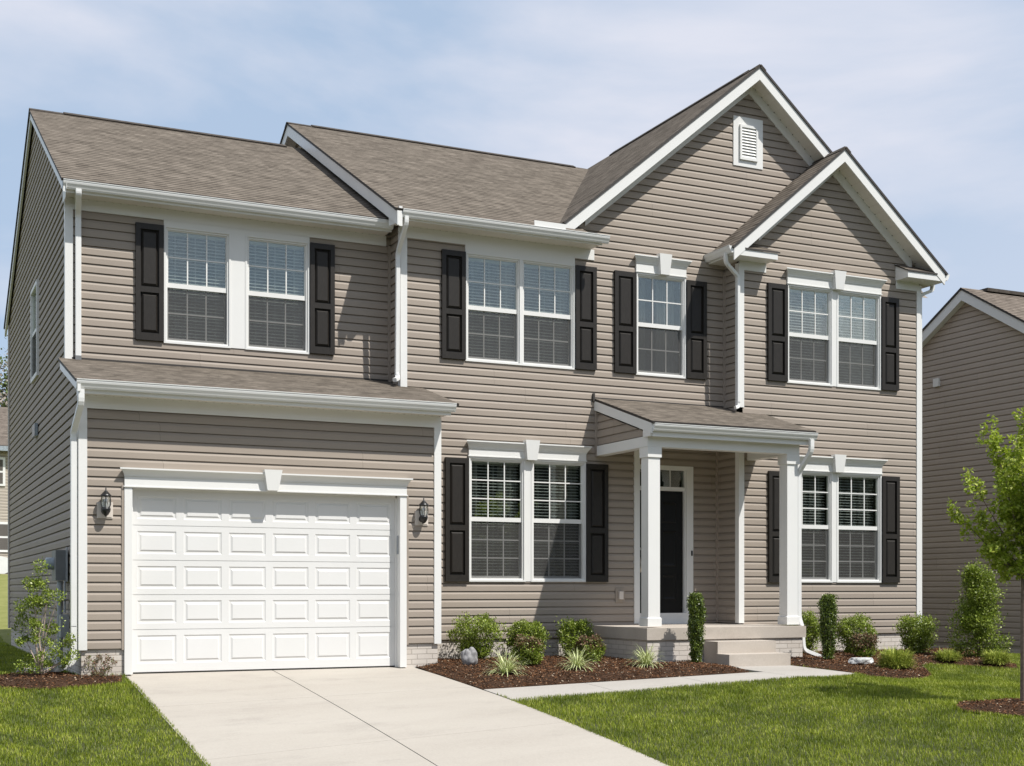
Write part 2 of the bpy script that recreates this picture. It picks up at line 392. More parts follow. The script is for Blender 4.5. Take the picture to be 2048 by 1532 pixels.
def tri_sheet(mb, poly, lift, th=None, step=.35, bumpf=None):
    bm = bmesh.new(); vs = [bm.verts.new((x, y, 0)) for x, y in poly]; bm.faces.new(vs)
    x0 = min(p[0] for p in poly); x1 = max(p[0] for p in poly); y0 = min(p[1] for p in poly); y1 = max(p[1] for p in poly)
    k = x0+step
    while k < x1: bmesh.ops.bisect_plane(bm, geom=bm.verts[:]+bm.edges[:]+bm.faces[:], plane_co=(k, 0, 0), plane_no=(1, 0, 0)); k += step
    k = y0+step
    while k < y1: bmesh.ops.bisect_plane(bm, geom=bm.verts[:]+bm.edges[:]+bm.faces[:], plane_co=(0, k, 0), plane_no=(0, 1, 0)); k += step
    for f in bm.faces:
        mb.face([(v.co.x, v.co.y, gz(v.co.x, v.co.y)+lift+(bumpf(v.co.x, v.co.y) if bumpf else 0)) for v in f.verts])
    if th:
        for (a, b), (c, d) in zip(poly, poly[1:]+poly[:1]):
            mb.face([(a, b, gz(a, b)+lift), (c, d, gz(c, d)+lift), (c, d, gz(c, d)-th), (a, b, gz(a, b)-th)])
    bm.free()
wj = [4.27, 5.62, 6.97, 8.27]
for a, b in zip(wj, wj[1:]): tri_sheet(mb, [(a+.004, -2.2), (b-.004, -2.2), (b-.004, -2.99), (a+.004, -3.02)], .006, .08)
tri_sheet(mb, [(8.275, -1.9), (8.33, -1.30), (9.34, -1.30), (9.37, -2.0), (9.40, -2.66), (9.15, -2.86), (8.7, -2.97), (8.275, -2.99)], .006, .08)
structure(mb.build('walkway', 'walk'))

def edge_d(x, y, P):
    d = 9
    for (a, b), (c, e) in zip(P, P[1:]+P[:1]):
        vx, vy = c-a, e-b; t = max(0, min(1, ((x-a)*vx+(y-b)*vy)/(vx*vx+vy*vy+1e-9))); d = min(d, math.hypot(x-a-t*vx, y-b-t*vy))
    return d
def mound(P, h):
    return lambda x, y: h*sst(edge_d(x, y, P), 0, .35)+.010*math.sin(x*7.3+y*3)*math.sin(y*9.1)
BEDS = [(BED_M, .055, 'main'), (BED_R, .055, 'right'), (BED_L, .05, 'left'), (BED_T, .045, 'tree')]
def bed_z(x, y):
    for P, h, _ in BEDS:
        if inpoly(x, y, P): return gz(x, y)+.006+mound(P, h)(x, y)
    return gz(x, y)
chips = {}
for P, h, nm in BEDS:
    mb = MB(); tri_sheet(mb, P, .002, None, .16, mound(P, h)); o = structure(mb.build('mulch_bed', 'mulch', smooth=True))
def numpy_mesh(name, V, F, mat, uvs=None):
    me = bpy.data.meshes.new(name); nv, nf, k = len(V), len(F), F.shape[1]
    me.vertices.add(nv); me.vertices.foreach_set('co', V.astype(np.float32).ravel())
    me.loops.add(nf*k); me.loops.foreach_set('vertex_index', F.astype(np.int32).ravel())
    me.polygons.add(nf); me.polygons.foreach_set('loop_start', (np.arange(nf)*k).astype(np.int32))
    me.polygons.foreach_set('loop_total', np.full(nf, k, np.int32))
    if uvs is not None:
        l = me.uv_layers.new(name='uv'); l.data.foreach_set('uv', uvs.astype(np.float32).ravel())
    me.update(calc_edges=True); me.materials.append(M[mat])
    o = bpy.data.objects.new(name, me); COL.objects.link(o); return o
rs = np.random.RandomState(5)
def leafquads(C, D, U, ln, wd):
    """rhombic leaves: centre C, direction D (unit), normal-ish U, length, width arrays"""
    Wv = np.cross(D, U); Wv /= (np.linalg.norm(Wv, axis=1, keepdims=True)+1e-9)
    ln = ln[:, None]; wd = wd[:, None]
    n = len(C); V = np.empty((n, 4, 3))
    V[:, 0] = C-D*ln*.5; V[:, 1] = C+Wv*wd*.5+D*ln*.05; V[:, 2] = C+D*ln*.5; V[:, 3] = C-Wv*wd*.5+D*ln*.05
    return V.reshape(-1, 3), np.arange(n*4).reshape(n, 4)
def unit(a): return a/(np.linalg.norm(a, axis=1, keepdims=True)+1e-9)

# mulch chips: uncountable
Cs = []
for P, h, nm in BEDS:
    x0, x1 = min(p[0] for p in P), max(p[0] for p in P); y0, y1 = min(p[1] for p in P), max(p[1] for p in P)
    n = int((x1-x0)*(y1-y0)*1500)
    for _ in range(n):
        x = rnd.uniform(x0-.03, x1+.03); y = rnd.uniform(y0-.03, y1+.03)
        if inpoly(x, y, P): Cs.append((x, y, bed_z(x, y)+rnd.uniform(.0, .014)))
Cs = np.array(Cs); n = len(Cs)
a = rs.rand(n)*6.283; D = unit(np.stack([np.cos(a), np.sin(a), rs.randn(n)*.35], 1)); U = unit(np.stack([rs.randn(n)*.5, rs.randn(n)*.5, np.ones(n)], 1))
V, F = leafquads(Cs, D, U, rs.uniform(.015, .045, n), rs.uniform(.006, .018, n))
o = numpy_mesh('mulch_chips', V, F, 'chips'); tag(o, 'loose brown wood chips over the planting beds', 'mulch', None, 'stuff')

# ------------------------------------------------------------------ house
HOUSE = thing('house', 'large two-storey house with taupe lap siding, white trim, dark shutters and an attached garage', 'house')
def part(mb, name, mats, parent=HOUSE, smooth=False, label=None):
    o = mb.build(name, mats, parent, smooth)
    if label: o['label'] = label
    return o
PROF = [(0, .0180), (.60, .0158), (.63, .0145), (.925, .0005), (.93, -.007), (1.0, -.009)]
def offs(fr):
    for (a, b), (c, d) in zip(PROF, PROF[1:]):
        if fr <= c+1e-9: return b+(d-b)*(fr-a)/(c-a)
    return PROF[-1][1]
def siding(name, to3, span, z0, z1, holes=(), zx=(), parent=HOUSE, mat='siding', S=S, zb=ZB):
    """span(z)->(l,r); holes: (l,r,za,zb); to3(u,off,z)"""
    mb = MB(); Z = {z0, z1}; k0 = int((z0-zb)/S)-1; k1 = int((z1-zb)/S)+2
    for k in range(k0, k1):
        for fr, _ in PROF[:-1]: Z.add(zb+(k+fr)*S)
    for h in holes: Z |= {h[2], h[3]}
    Z |= set(zx); Z = sorted(round(z, 5) for z in Z if z0-1e-6 <= z <= z1+1e-6)
    def segs(za, zb_, mid):
        la, ra = span(za+1e-5); lb, rb = span(zb_-1e-5); out = [(la, ra, lb, rb)]
        for h in holes:
            if h[2] < mid < h[3]:
                new = []
                for s in out:
                    if h[1] <= min(s[0], s[2]) or h[0] >= max(s[1], s[3]): new.append(s); continue
                    if h[0] > s[0]: new.append((s[0], h[0], s[2], h[0]))
                    if h[1] < s[1]: new.append((h[1], s[1], h[1], s[3]))
                out = new
        return [s for s in out if s[1]-s[0] > 1e-4 or s[3]-s[2] > 1e-4]
    for za, zc in zip(Z, Z[1:]):
        if zc-za < 2e-4: continue
        fa = ((za+1e-5-zb)/S) % 1; fb = ((zc-1e-5-zb)/S) % 1; oa, ob = offs(fa), offs(fb)
        for la, ra, lb, rb in segs(za, zc, (za+zc)/2):
            ra, rb = max(ra, la), max(rb, lb)
            mb.face([to3(la, oa, za), to3(ra, oa, za), to3(rb, ob, zc), to3(lb, ob, zc)])
            if fa < .02: mb.face([to3(la, -.009, za), to3(ra, -.009, za), to3(ra, oa, za), to3(la, oa, za)])
    return part(mb, name, mat, parent)
def F_(Y): return lambda u, o, z: (u, Y-o, z)
def Lf(X): return lambda u, o, z: (X-o, u, z)
def Rt(X): return lambda u, o, z: (X+o, u, z)
YG, YM, YR, YB = 0., .95, 1.4, .55
XM, XB, XR, XG = 4.43, 9.815, 13.402, 4.600
XL = .025
# window rectangles (outer): list per wall
WIN = {  # name: (plane, x0,x1,z0,z1, rows, blind)
 'A1': (YR, 1.25, 2.139, 4.245, 5.80, 2), 'A2': (YR, 2.334, 3.232, 4.245, 5.80, 2),
 'B1': (YM, 5.385, 6.265, 4.245, 5.80, 2), 'B2': (YM, 6.265, 7.148, 4.245, 5.80, 2),
 'C1': (YM, 8.192, 9.085, 4.245, 5.80, 2),
 'D1': (YB, 10.70, 11.592, 4.235, 5.785, 2), 'D2': (YB, 11.672, 12.573, 4.235, 5.785, 2),
 'E1': (YM, 5.434, 6.335, 1.105, 2.89, 3), 'E2': (YM, 6.425, 7.331, 1.105, 2.89, 3),
 'F1': (YB, 10.70, 11.592, 1.105, 2.865, 3), 'F2': (YB, 11.672, 12.586, 1.105, 2.865, 3)}
def holes(keys, m=.012): return [(WIN[k][1]+m, WIN[k][2]-m, WIN[k][3]+m, WIN[k][4]-m) for k in keys]
siding('front_wall', F_(YG), lambda z: (0.06, XG-.05), ZB, 3.32, [(.58, 4.08, 0, 2.30)])
siding('front_wall', F_(YR), lambda z: (0.07, 4.42), 3.9, 6.03, holes(['A1', 'A2']))
CAP = (10.26, 9.01, .83)
def mspan(z):
    if z < 5.95: return (XM+.05, XB)
    return (max(XM+.05 if z < 6.12 else -9, CAP[0]-(CAP[1]-z)/CAP[2]), CAP[0]+(CAP[1]-z)/CAP[2])
siding('front_wall', F_(YM), mspan, ZB, 9.0, holes(['B1', 'B2', 'C1', 'E1', 'E2'])+[(8.24, 9.82, .3, 3.27)], (5.95, 6.12))
siding('front_wall', F_(1.15), lambda z: (8.24, XB), .47, 3.29, [(8.30, 9.26, .47, 2.86)])
DAP = (11.60, 7.80, .845)
def bspan(z):
    if z < 6.0: return (XB+.05, XR-.05)
    return (max(XB+.05, DAP[0]-(DAP[1]-z)/DAP[2]), min(XR-.05, DAP[0]+(DAP[1]-z)/DAP[2]))
siding('front_wall', F_(YB), bspan, ZB, 7.79, holes(['D1', 'D2', 'F1', 'F2']), (6.0, 6.12))
siding('side_wall', Lf(XB), lambda z: (YB+.05, 1.16 if z < 3.27 else YM), ZB+.19, 6.05, (), (3.27,))
AR = lambda Y: 6.115+.533*(Y-1.0)      # roof A underside, front slope
def lspan(z):
    f = .05
    if z > 3.40: f = max(f, min(YR+.05, -.38+(z-3.40)/.29))
    if z > 6.0: f = max(YR+.05, 1.0+(z-6.07)/.533)
    b = 10.05 if z < 6.0 else 10.2-(z-5.93)/(8.36-5.93)*4.9
    return (f, b)
siding('side_wall', Lf(XL), lspan, ZB, 8.32, [(4.68, 5.56, 4.27, 5.62)], (3.40, 3.95, 6.0))
def m2span(z):
    f = YM+.05
    if z > 6.05: f = max(f, .5+(z-6.07)/.533)
    b = 10.0 if z < 6.0 else 11.4-(z-6.07)/.533
    return (f, b)
siding('side_wall', Lf(XM), m2span, 3.75, 8.98, (), (6.0, 6.05))
siding('side_wall', Rt(XG), lambda z: (.05, YM), ZB, 3.35)
siding('side_wall', Rt(XR), lambda z: (YB+.05, 9.0), ZB, 6.1)
siding('back_wall', lambda u, o, z: (u, 10.05+o, z), lambda z: (0, XM), ZB, 5.9)
siding('back_wall', lambda u, o, z: (u, 11.4+o, z), lambda z: (XM, XR), ZB, 6.1)
mb = MB(); mb.box(.2, 13.3, 3.2, 3.3, .3, 6.0); mb.box(.1, 13.3, 1.5, 9.9, 3.35, 3.45); mb.box(4.5, 13.3, 1.25, 11, .2, .3); mb.box(.1, 13.3, 1.5, 9.8, 6.03, 6.06)
mb.box(8.18, 8.22, 1.0, 3.2, .3, 6.0); mb.box(9.86, 9.9, 1.2, 3.2, .3, 6.0); mb.box(4.7, 4.74, 1.5, 3.2, .3, 6.0)
part(mb, 'interior', 'interior')

# foundation
mb = MB()
mb.box(.035, .60, .012, .3, -.6, ZB); mb.box(4.06, XG-.012, .012, YM, -.6, ZB)
mb.box(.035, .3, .3, 10.04, -.6, ZB); mb.box(XG-.012, XB+.1, YM+.012, 1.3, -.6, ZB); mb.box(XB+.012, XR-.012, YB+.012, 1.3, -.6, ZB)
mb.box(XR-.3, XR-.012, 1.3, 9, -.6, ZB)
part(mb, 'foundation', 'brick')

# corner posts
def post(x0, x1, y0, y1, z0, z1, mat='white', nm='corner_trim'):
    part(MB().box(x0, x1, y0, y1, z0, z1), nm, mat)
mb = MB()
def lpost(xc, yc, sx, z0, z1, w=.072, mat='white'):
    """outer corner: an L of two boards; sx=+1 wall runs to +x from the corner"""
    mb = MB(); p = .027
    xa, xb = (xc-p, xc+w) if sx > 0 else (xc-w, xc+p)
    mb.box(xa, xb, yc-p, yc+.004, z0, z1)
    if sx > 0: mb.box(xc-p, xc+.004, yc+.0042, yc+w, z0, z1)
    else: mb.box(xc-.004, xc+p, yc+.0042, yc+w, z0, z1)
    part(mb, 'corner_trim', mat)
lpost(XL, YG, 1, ZB-.015, 3.30); lpost(XG, YG, -1, ZB-.015, 3.29)
lpost(XL+.008, YR, 1, 3.93, 6.02); lpost(XM, YM, 1, 3.815, 6.05)
lpost(XB, YB, 1, .475, 3.24); lpost(XB, YB, 1, 3.80, 6.02); lpost(XR, YB, -1, ZB-.01, 6.02)
post(8.166, 8.262, YM-.028, YM+.004, .475, 3.24); post(8.24, 8.262, YM+.0042, 1.15, .475, 3.24)
for x, y, z0, z1 in ((4.385, YR-.05, 3.93, 5.87), (XB-.035, YM-.05, 3.8, 5.95), (XB-.035, 1.10, .475, 3.24), (0.0, 9.98, ZB, 6.0)):
    post(x, x+.034, y, y+.049, z0, z1, 'siding', 'corner_trim')
part(MB().box(-.02, .03, 10.03, 10.07, .27, 5.95), 'corner_trim', 'soffit')

# ---------------- windows
def window(x0, x1, z0, z1, Y, rows, blind=True, curtain=False, cols=3, mark=None):
    f = MB(); e = .030; c = .043
    P = .033; Q = .014
    f.box(x0, x1, Y-P, Y+.02, z1-.026, z1); f.box(x0, x1, Y-P, Y+.02, z0, z0+.026)
    f.box(x0, x0+.026, Y-P, Y+.02, z0+.0261, z1-.0261); f.box(x1-.026, x1, Y-P, Y+.02, z0+.0261, z1-.0261)
    a0, a1, b0, b1 = x0+.0262, x1-.0262, z0+.0262, z1-.0262
    f.box(a0, a1, Y-Q, Y+.07, b1-.022, b1); f.box(a0, a1, Y-Q, Y+.07, b0, b0+.022)
    f.box(a0, a0+.022, Y-Q, Y+.07, b0+.0221, b1-.0221); f.box(a1-.022, a1, Y-Q, Y+.07, b0+.0221, b1-.0221)
    mid = (z0+z1)/2 if rows == 2 else z0+(z1-z0)*.502
    u0, u1 = a0+.0222, a1-.0222
    zt, zb_ = b1-.0222, b0+.0222
    # upper sash (outer), meeting rail, lower sash (set back)
    ys = Y+.006
    f.box(u0, u1, ys, ys+.03, mid-.032, mid+.030)
    f.box(u0, u1, ys, ys+.03, zt-.014, zt); f.box(u0, u0+.014, ys, ys+.03, mid+.0301, zt-.0141); f.box(u1-.014, u1, ys, ys+.03, mid+.0301, zt-.0141)
    yl = Y+.036
    f.box(u0, u1, yl, yl+.03, zb_, zb_+.034); f.box(u0, u0+.022, yl, yl+.03, zb_+.0341, mid-.0325); f.box(u1-.022, u1, yl, yl+.03, zb_+.0341, mid-.0325)
    F = part(f, 'window', 'white')
    def grid(nm, X0, X1, Z0, Z1, y):
        g = MB(); wd = .0085
        for i in range(1, cols):
            x = X0+(X1-X0)*i/cols; g.box(x-wd, x+wd, y-.0075, y-.001, Z0, Z1)
        for j in range(1, rows):
            z = Z0+(Z1-Z0)*j/rows; g.box(X0, X1, y-.0085, y-.0012, z-wd, z+wd)
        part(g, 'grille', 'white', F)
    gu = (u0+.014, u1-.014, mid+.030, zt-.014); gl = (u0+.022, u1-.022, zb_+.034, mid-.033)
    for r, y in ((gu, ys+.012), (gl, yl+.012)):
        grid('grille', *r, y)
        part(MB().box(r[0]-.003, r[1]+.003, y, y+.002, r[2]-.003, r[3]+.003), 'glass', 'glass', F)
    m = MB(); m.face([(u0+.004, Y+.022, zb_+.004), (u1-.004, Y+.022, zb_+.004), (u1-.004, Y+.022, mid-.034), (u0+.004, Y+.022, mid-.034)]); part(m, 'insect_screen', 'screen', F)
    if blind:
        b = MB(); z = zb_+.03; yb = Y+.105
        while z < zt-.03:
            tl = (.015 if rows == 3 else .021)+rnd.uniform(-.001, .001); b.hexa([(u0, yb, z), (u1, yb, z), (u1, yb+.038, z+tl), (u0, yb+.038, z+tl)], [(u0, yb, z+.0028), (u1, yb, z+.0028), (u1, yb+.038, z+tl+.0028), (u0, yb+.038, z+tl+.0028)])
            z += .0445
        b.box(u0, u1, yb-.004, yb+.042, zt-.03, zt+.004)
        for k in (.16, .5, .84): x = u0+(u1-u0)*k; b.box(x-.0012, x+.0012, yb-.002, yb, zb_+.02, zt-.03); b.box(x-.0012, x+.0012, yb+.039, yb+.041, zb_+.02, zt-.03)
        part(b, 'blind', 'blind', F)
    if curtain:
        for (ca, cb) in curtain:
            cu = MB(); n = 28; xa, xb = u0+(u1-u0)*ca, u0+(u1-u0)*cb
            pts = [(xa+(xb-xa)*i/n, Y+.20+.018*math.sin(i*1.75)) for i in range(n+1)]
            for (p, q), (r, s_) in zip(pts, pts[1:]): cu.face([(p, q, zb_), (r, s_, zb_), (r, s_, zt), (p, q, zt)])
            part(cu, 'curtain', 'curtain', F)
    return F
CUR = {'E1': [(0, .22), (.62, 1)], 'E2': [(.66, 1)], 'C1': [(0, .3), (.55, .95)], 'F1': [(.7, 1)], 'F2': [(.72, 1)], 'A1': [(0, .14), (.86, 1)], 'A2': [(.85, 1)], 'B1': [(0, .12), (.7, 1)], 'B2': [(.84, 1)], 'D1': [(.7, 1)], 'D2': [(.66, 1)]}
for k, (Y, x0, x1, z0, z1, rows) in WIN.items(): window(x0, x1, z0, z1, Y, rows, k != 'C1', CUR.get(k))
# mullion boards and head boards
def board(x0, x1, z0, z1, Y, p=.027, nm='window_trim', mat='white'): part(MB().box(x0, x1, Y-p, Y+.03, z0, z1), nm, mat)
board(2.1392, 2.3338, 4.25, 5.80, YR, .027); board(11.5922, 11.6718, 4.24, 5.785, YB); board(6.3352, 6.4248, 1.11, 2.89, YM); board(11.5922, 11.6718, 1.11, 2.865, YB)
board(1.25, 3.232, 5.8005, 5.872, YR, .026); board(5.385, 7.148, 5.8005, 5.900, YM, .026)
# side window on the left wall
sw = MB(); sw.box(-.026, .03, 4.66, 5.60, 5.60, 5.66); sw.box(-.026, .03, 4.66, 5.60, 4.22, 4.28); sw.box(-.026, .03, 4.66, 4.71, 4.2801, 5.5999); sw.box(-.026, .03, 5.55, 5.60, 4.2801, 5.5999); sw.box(-.006, .03, 4.7101, 5.5499, 4.93, 4.98)
SW = part(sw, 'window', 'white', label='side window of the left wall')
part(MB().box(.012, .016, 4.7, 5.56, 4.98, 5.6), 'glass', 'glass', SW); part(MB().box(.020, .024, 4.7, 5.56, 4.27, 4.94), 'glass', 'glass', SW)
m = MB(); m.face([(-.002, 4.7, 4.27), (-.002, 5.56, 4.27), (-.002, 5.56, 4.94), (-.002, 4.7, 4.94)]); part(m, 'insect_screen', 'screen', SW)  # screen added to darken the lower pane, which mirrors the sky
b = MB(); z = 4.98
while z < 5.6: b.box(.05, .055, 4.71, 5.55, z, z+.04); z += .0405
part(b, 'blind', 'blind', SW)

def header(x0, x1, z0, zc, zt, Y, key, kz0, kzt, kw=.115, kb=.072, proj=.085):
    """frieze board + crown + keystone"""
    m = MB(); m.box(x0, x1, Y-.040, Y+.004, z0, zc)
    prof = [(-.004, zc+.0003), (.050, zc+.0003), (.052, zc+.015), (.060, zc+.03), (.072, zc+.05), (.088, zc+.07), (proj+.015, zt-.018), (proj+.022, zt-.018), (proj+.022, zt), (-.004, zt)]
    # mitred crown: each profile point also widens the ends
    A = [(x0-max(0, o-.045), Y-o, z) for o, z in prof]; B = [(x1+max(0, o-.045), Y-o, z) for o, z in prof]
    m.face(A); m.face(B[::-1])
    for i in range(len(prof)):
        j = (i+1) % len(prof); m.face([A[i], A[j], B[j], B[i]])
    m.box(x0-.012, x1+.012, Y-.048, Y+.004, z0-.014, z0-.0003)
    H = part(m, 'window_header' if zt != 2.45 else 'garage_header', 'white')
    if key:
        kx = key; k = MB(); yb = Y-.036; yf = Y-.135
        k.hexa([(kx-kb, yf+.02, kz0), (kx+kb, yf+.02, kz0), (kx+kb, yb, kz0), (kx-kb, yb, kz0)], [(kx-kw, yf, kzt), (kx+kw, yf, kzt), (kx+kw, yb, kzt), (kx-kw, yb, kzt)])
        part(k, 'keystone', 'white', H)
header(8.192, 9.085, 5.815, 5.935, 6.052, YM, 8.66, 5.79, 6.10, .11, .078)
header(10.70, 12.573, 5.80, 5.91, 6.022, YB, 11.665, 5.775, 6.065, .115, .078)
header(5.434, 7.331, 2.905, 3.0, 3.113, YM, 6.405, 2.87, 3.157, .115, .078)
header(10.70, 12.586, 2.88, 2.99, 3.10, YB, 11.665, 2.86, 3.14, .115, .078)
header(.526, 4.133, 2.236, 2.352, 2.45, YG, 2.32, 2.232, 2.49, .115, .07)

# shutters
def shutter(x0, x1, z0, z1, Y, right=False):
    m = MB(); th = .042; y0 = Y-.016-th; st = .062; r = .075
    mid = z0+(z1-z0)*.435
    m.box(x0, x0+st, y0, Y-.010, z0, z1); m.box(x1-st, x1, y0, Y-.010, z0, z1)
    for a, b in ((z0, z0+r+.02), (mid-r*.5, mid+r*.5), (z1-r, z1)): m.box(x0+st+.0003, x1-st-.0003, y0+.001, Y-.010, a, b)
    for a, b in ((z0+r+.0203, mid-r*.5-.0003), (mid+r*.5+.0003, z1-r-.0003)):
        X0, X1 = x0+st+.0003, x1-st-.0003; g = .012; q = .042
        m.box(X0, X1, Y-.0235, Y-.011, a, b)
        # raised panel with bevelled edges
        o4 = [(X0+g, Y-.0238, a+g), (X1-g, Y-.0238, a+g), (X1-g, Y-.0238, b-g), (X0+g, Y-.0238, b-g)]
        i4 = [(X0+q, y0+.006, a+q), (X1-q, y0+.006, a+q), (X1-q, y0+.006, b-q), (X0+q, y0+.006, b-q)]
        for k in range(4): l = (k+1) % 4; m.face([o4[k], o4[l], i4[l], i4[k]])
        m.face(i4)
    for z in (z0+.05, mid, z1-.04):
        for x in (x0+.03, x1-.03): m.lathe((x, y0-.001, z), [(0, 0), (.006, 0), (.006, .004)], 8, 'y')
    part(m, 'shutter', 'shutter')
for x0, x1, z0, z1, Y in ((.883, 1.246, 4.262, 5.79, YR), (3.236, 3.587, 4.262, 5.79, YR), (5.017, 5.381, 4.258, 5.79, YM), (7.152, 7.502, 4.258, 5.79, YM),
    (7.814, 8.188, 4.256, 5.782, YM), (9.090, 9.452, 4.254, 5.765, YM), (10.322, 10.694, 4.247, 5.762, YB), (12.577, 12.928, 4.245, 5.755, YB),
    (5.07, 5.430, 1.105, 2.86, YM), (7.336, 7.698, 1.105, 2.86, YM), (10.335, 10.694, 1.103, 2.838, YB), (12.590, 12.944, 1.105, 2.84, YB)):
    shutter(x0, x1, z0, z1, Y)

# ---------------- garage door
m = MB(); YD = .115; ZJ = [-.018, .503, .928, 1.349, 1.774, 2.245]; XJ0, XJ1 = .60, 4.035
R = part(m, 'garage_door', 'garage') if False else None
GD = MB(); PW = (XJ1-XJ0)/6
def raised(m, X0, X1, Z0, Z1, Y):
    """embossed panel: groove then raised field, front at Y"""
    lv = [(0, 0), (.012, .009), (.028, .009), (.048, -.002)]
    rings = [[(X0+i, Y+d, Z0+i), (X1-i, Y+d, Z0+i), (X1-i, Y+d, Z1-i), (X0+i, Y+d, Z1-i)] for i, d in lv]
    for A, B in zip(rings, rings[1:]):
        for k in range(4): l = (k+1) % 4; m.face([A[k], A[l], B[l], B[k]])
    m.face(rings[-1])
for s_, (za, zb_) in enumerate(zip(ZJ, ZJ[1:])):
    za += .0035; zb_ -= .0035
    p0, p1 = za+.075+(.03 if s_ == 0 else 0), zb_-.068-(.05 if s_ == 4 else 0)
    xs_ = [XJ0]
    for c in range(6): xs_ += [.70+c*.5585, .70+c*.5585+.468]
    xs_.append(XJ1); cuts = list(zip(xs_[1:-1:2], xs_[2:-1:2]))
    GD.face([(XJ0, YD, za), (XJ1, YD, za), (XJ1, YD, p0), (XJ0, YD, p0)]); GD.face([(XJ0, YD, p1), (XJ1, YD, p1), (XJ1, YD, zb_), (XJ0, YD, zb_)])
    prev = XJ0
    for a, b in cuts:
        GD.face([(prev, YD, p0), (a, YD, p0), (a, YD, p1), (prev, YD, p1)]); raised(GD, a, b, p0, p1, YD); prev = b
    GD.face([(prev, YD, p0), (XJ1, YD, p0), (XJ1, YD, p1), (prev, YD, p1)])
    for z in (za, zb_): GD.face([(XJ0, YD, z), (XJ1, YD, z), (XJ1, YD+.04, z), (XJ0, YD+.04, z)])
GD.box(XJ0, XJ1, YD+.008, YD+.045, .0, 2.26)
g = part(GD, 'garage_door', 'garage')
part(MB().box(XJ0, XJ1, YD+.002, YD+.02, -.036, -.0145), 'bottom_seal', 'dark', g)
m = MB(); m.box(.526, .618, -.032, .02, -.03, 2.2215); m.box(4.042, 4.133, -.032, .02, -.03, 2.2215)
m.box(.588, .6178, .0202, .16, -.03, 2.235); m.box(4.0422, 4.075, .0202, .16, -.03, 2.235); m.box(.6182, 4.0418, .0202, .16, 2.2365, 2.27)
m.box(.64-.021, .64+.004, .085, .113, -.03, 2.2); m.box(4.02, 4.0415, .085, .113, -.03, 2.2); m.box(.645, 4.019, .085, .113, 2.205, 2.236)
part(m, 'garage_door_trim', 'white')
part(MB().box(4.024, 4.04, .03, .05, 1.46, 1.70), 'keypad', 'pvc')
for x_ in (.495, 4.135): part(MB().box(x_, x_+.029, -.024, 0, ZB-.02, 2.25), 'siding_channel', 'siding')

# ---------------- front door (recess)
yd = 1.15
m = MB(); m.box(8.262, 8.30, yd-.03, yd+.08, .60, 2.90); m.box(9.225, 9.348, yd-.03, yd+.02, .60, 2.912); m.box(8.30, 9.2248, yd-.03, yd+.02, 2.845, 2.912)
m.box(9.205, 9.2249, yd+.0, yd+.10, .6, 2.8448); m.box(8.30, 9.2048, yd-.012, yd+.08, 2.525, 2.585); m.box(8.262, 9.348, yd-.05, yd+.06, .475, .628)
part(m, 'door_frame', 'white')
tg = part(MB().box(8.30, 9.204, yd+.03, yd+.034, 2.585, 2.845), 'transom_window', 'glass')
m = MB()
for x in (8.525, 8.745, 8.955): m.box(x-.008, x+.008, yd+.02, yd+.029, 2.586, 2.844)
part(m, 'grille', 'white', tg)
DR = MB(); dx0, dx1, dz0, dz1 = 8.30, 9.204, .629, 2.524
DR.box(dx0, dx1, yd+.05, yd+.085, dz0, dz1)
cxs = [(dx0+.12, dx0+.39), (dx1-.39, dx1-.12)]; czs = [(dz0+.20, dz0+.60), (dz0+.72, dz0+1.28), (dz0+1.40, dz0+1.72)]
def door_panel(m, X0, X1, Z0, Z1, Y):
    for A, B in (((X0, X1, Z0, Z1, 0), (X0+.02, X1-.02, Z0+.02, Z1-.02, -.012)), ((X0+.02, X1-.02, Z0+.02, Z1-.02, -.012), (X0+.05, X1-.05, Z0+.05, Z1-.05, -.004))):
        a = [(A[0], Y+A[4], A[2]), (A[1], Y+A[4], A[2]), (A[1], Y+A[4], A[3]), (A[0], Y+A[4], A[3])]; b = [(B[0], Y+B[4], B[2]), (B[1], Y+B[4], B[2]), (B[1], Y+B[4], B[3]), (B[0], Y+B[4], B[3])]
        for k in range(4): l = (k+1) % 4; m.face([a[k], a[l], b[l], b[k]])
    m.face(b)
for cx in cxs:
    for cz in czs: door_panel(DR, *cx, *cz, yd+.0495)
door = part(DR, 'front_door', 'door')
m = MB(); hx = 8.405
m.lathe((hx, yd+.048, 1.62), [(0, -.03), (.022, -.03), (.030, -.012), (.032, 0)], 14, 'y'); m.lathe((hx, yd+.048, 1.47), [(0, -.012), (.026, -.012), (.032, 0)], 14, 'y')
m.tube([(hx, yd+.045, 1.47), (hx, yd-.005, 1.45), (hx, yd-.022, 1.38), (hx, yd-.005, 1.27), (hx, yd+.045, 1.24)], [.010, .012, .012, .011, .010], 8)
part(m, 'handle', 'brass', door, True)
part(MB().box(9.306, 9.330, yd-.042, yd-.031, 1.52, 1.60), 'doorbell', 'black')

# ---------------- roofs
def roof(name, P0, P1, P2, P3, mat='shingle', th=.035, parent=HOUSE, v0=0., label=None):
    """P0,P1 eave ends, P2,P3 upper ends (same order)."""
    m = MB(); P = [Vector(p) for p in (P0, P1, P2, P3)]
    ud = (P[1]-P[0]).normalized(); n = (P[1]-P[0]).cross(P[3]-P[0]).normalized()
    if n.z < 0: n = -n
    vd = n.cross(ud); vd = vd if vd.z > 0 else -vd
    uv = [((p-P[0]).dot(ud), (p-P[0]).dot(vd)+v0) for p in P]
    m.face(P, uv, 0); Q = [p-n*th for p in P]
    m.face(Q[::-1], None, 1)
    for k in range(4): l = (k+1) % 4; m.face([P[k], P[l], Q[l], Q[k]], None, 1)
    return part(m, name, [mat, 'edge'], parent, label=label)
sA = .533
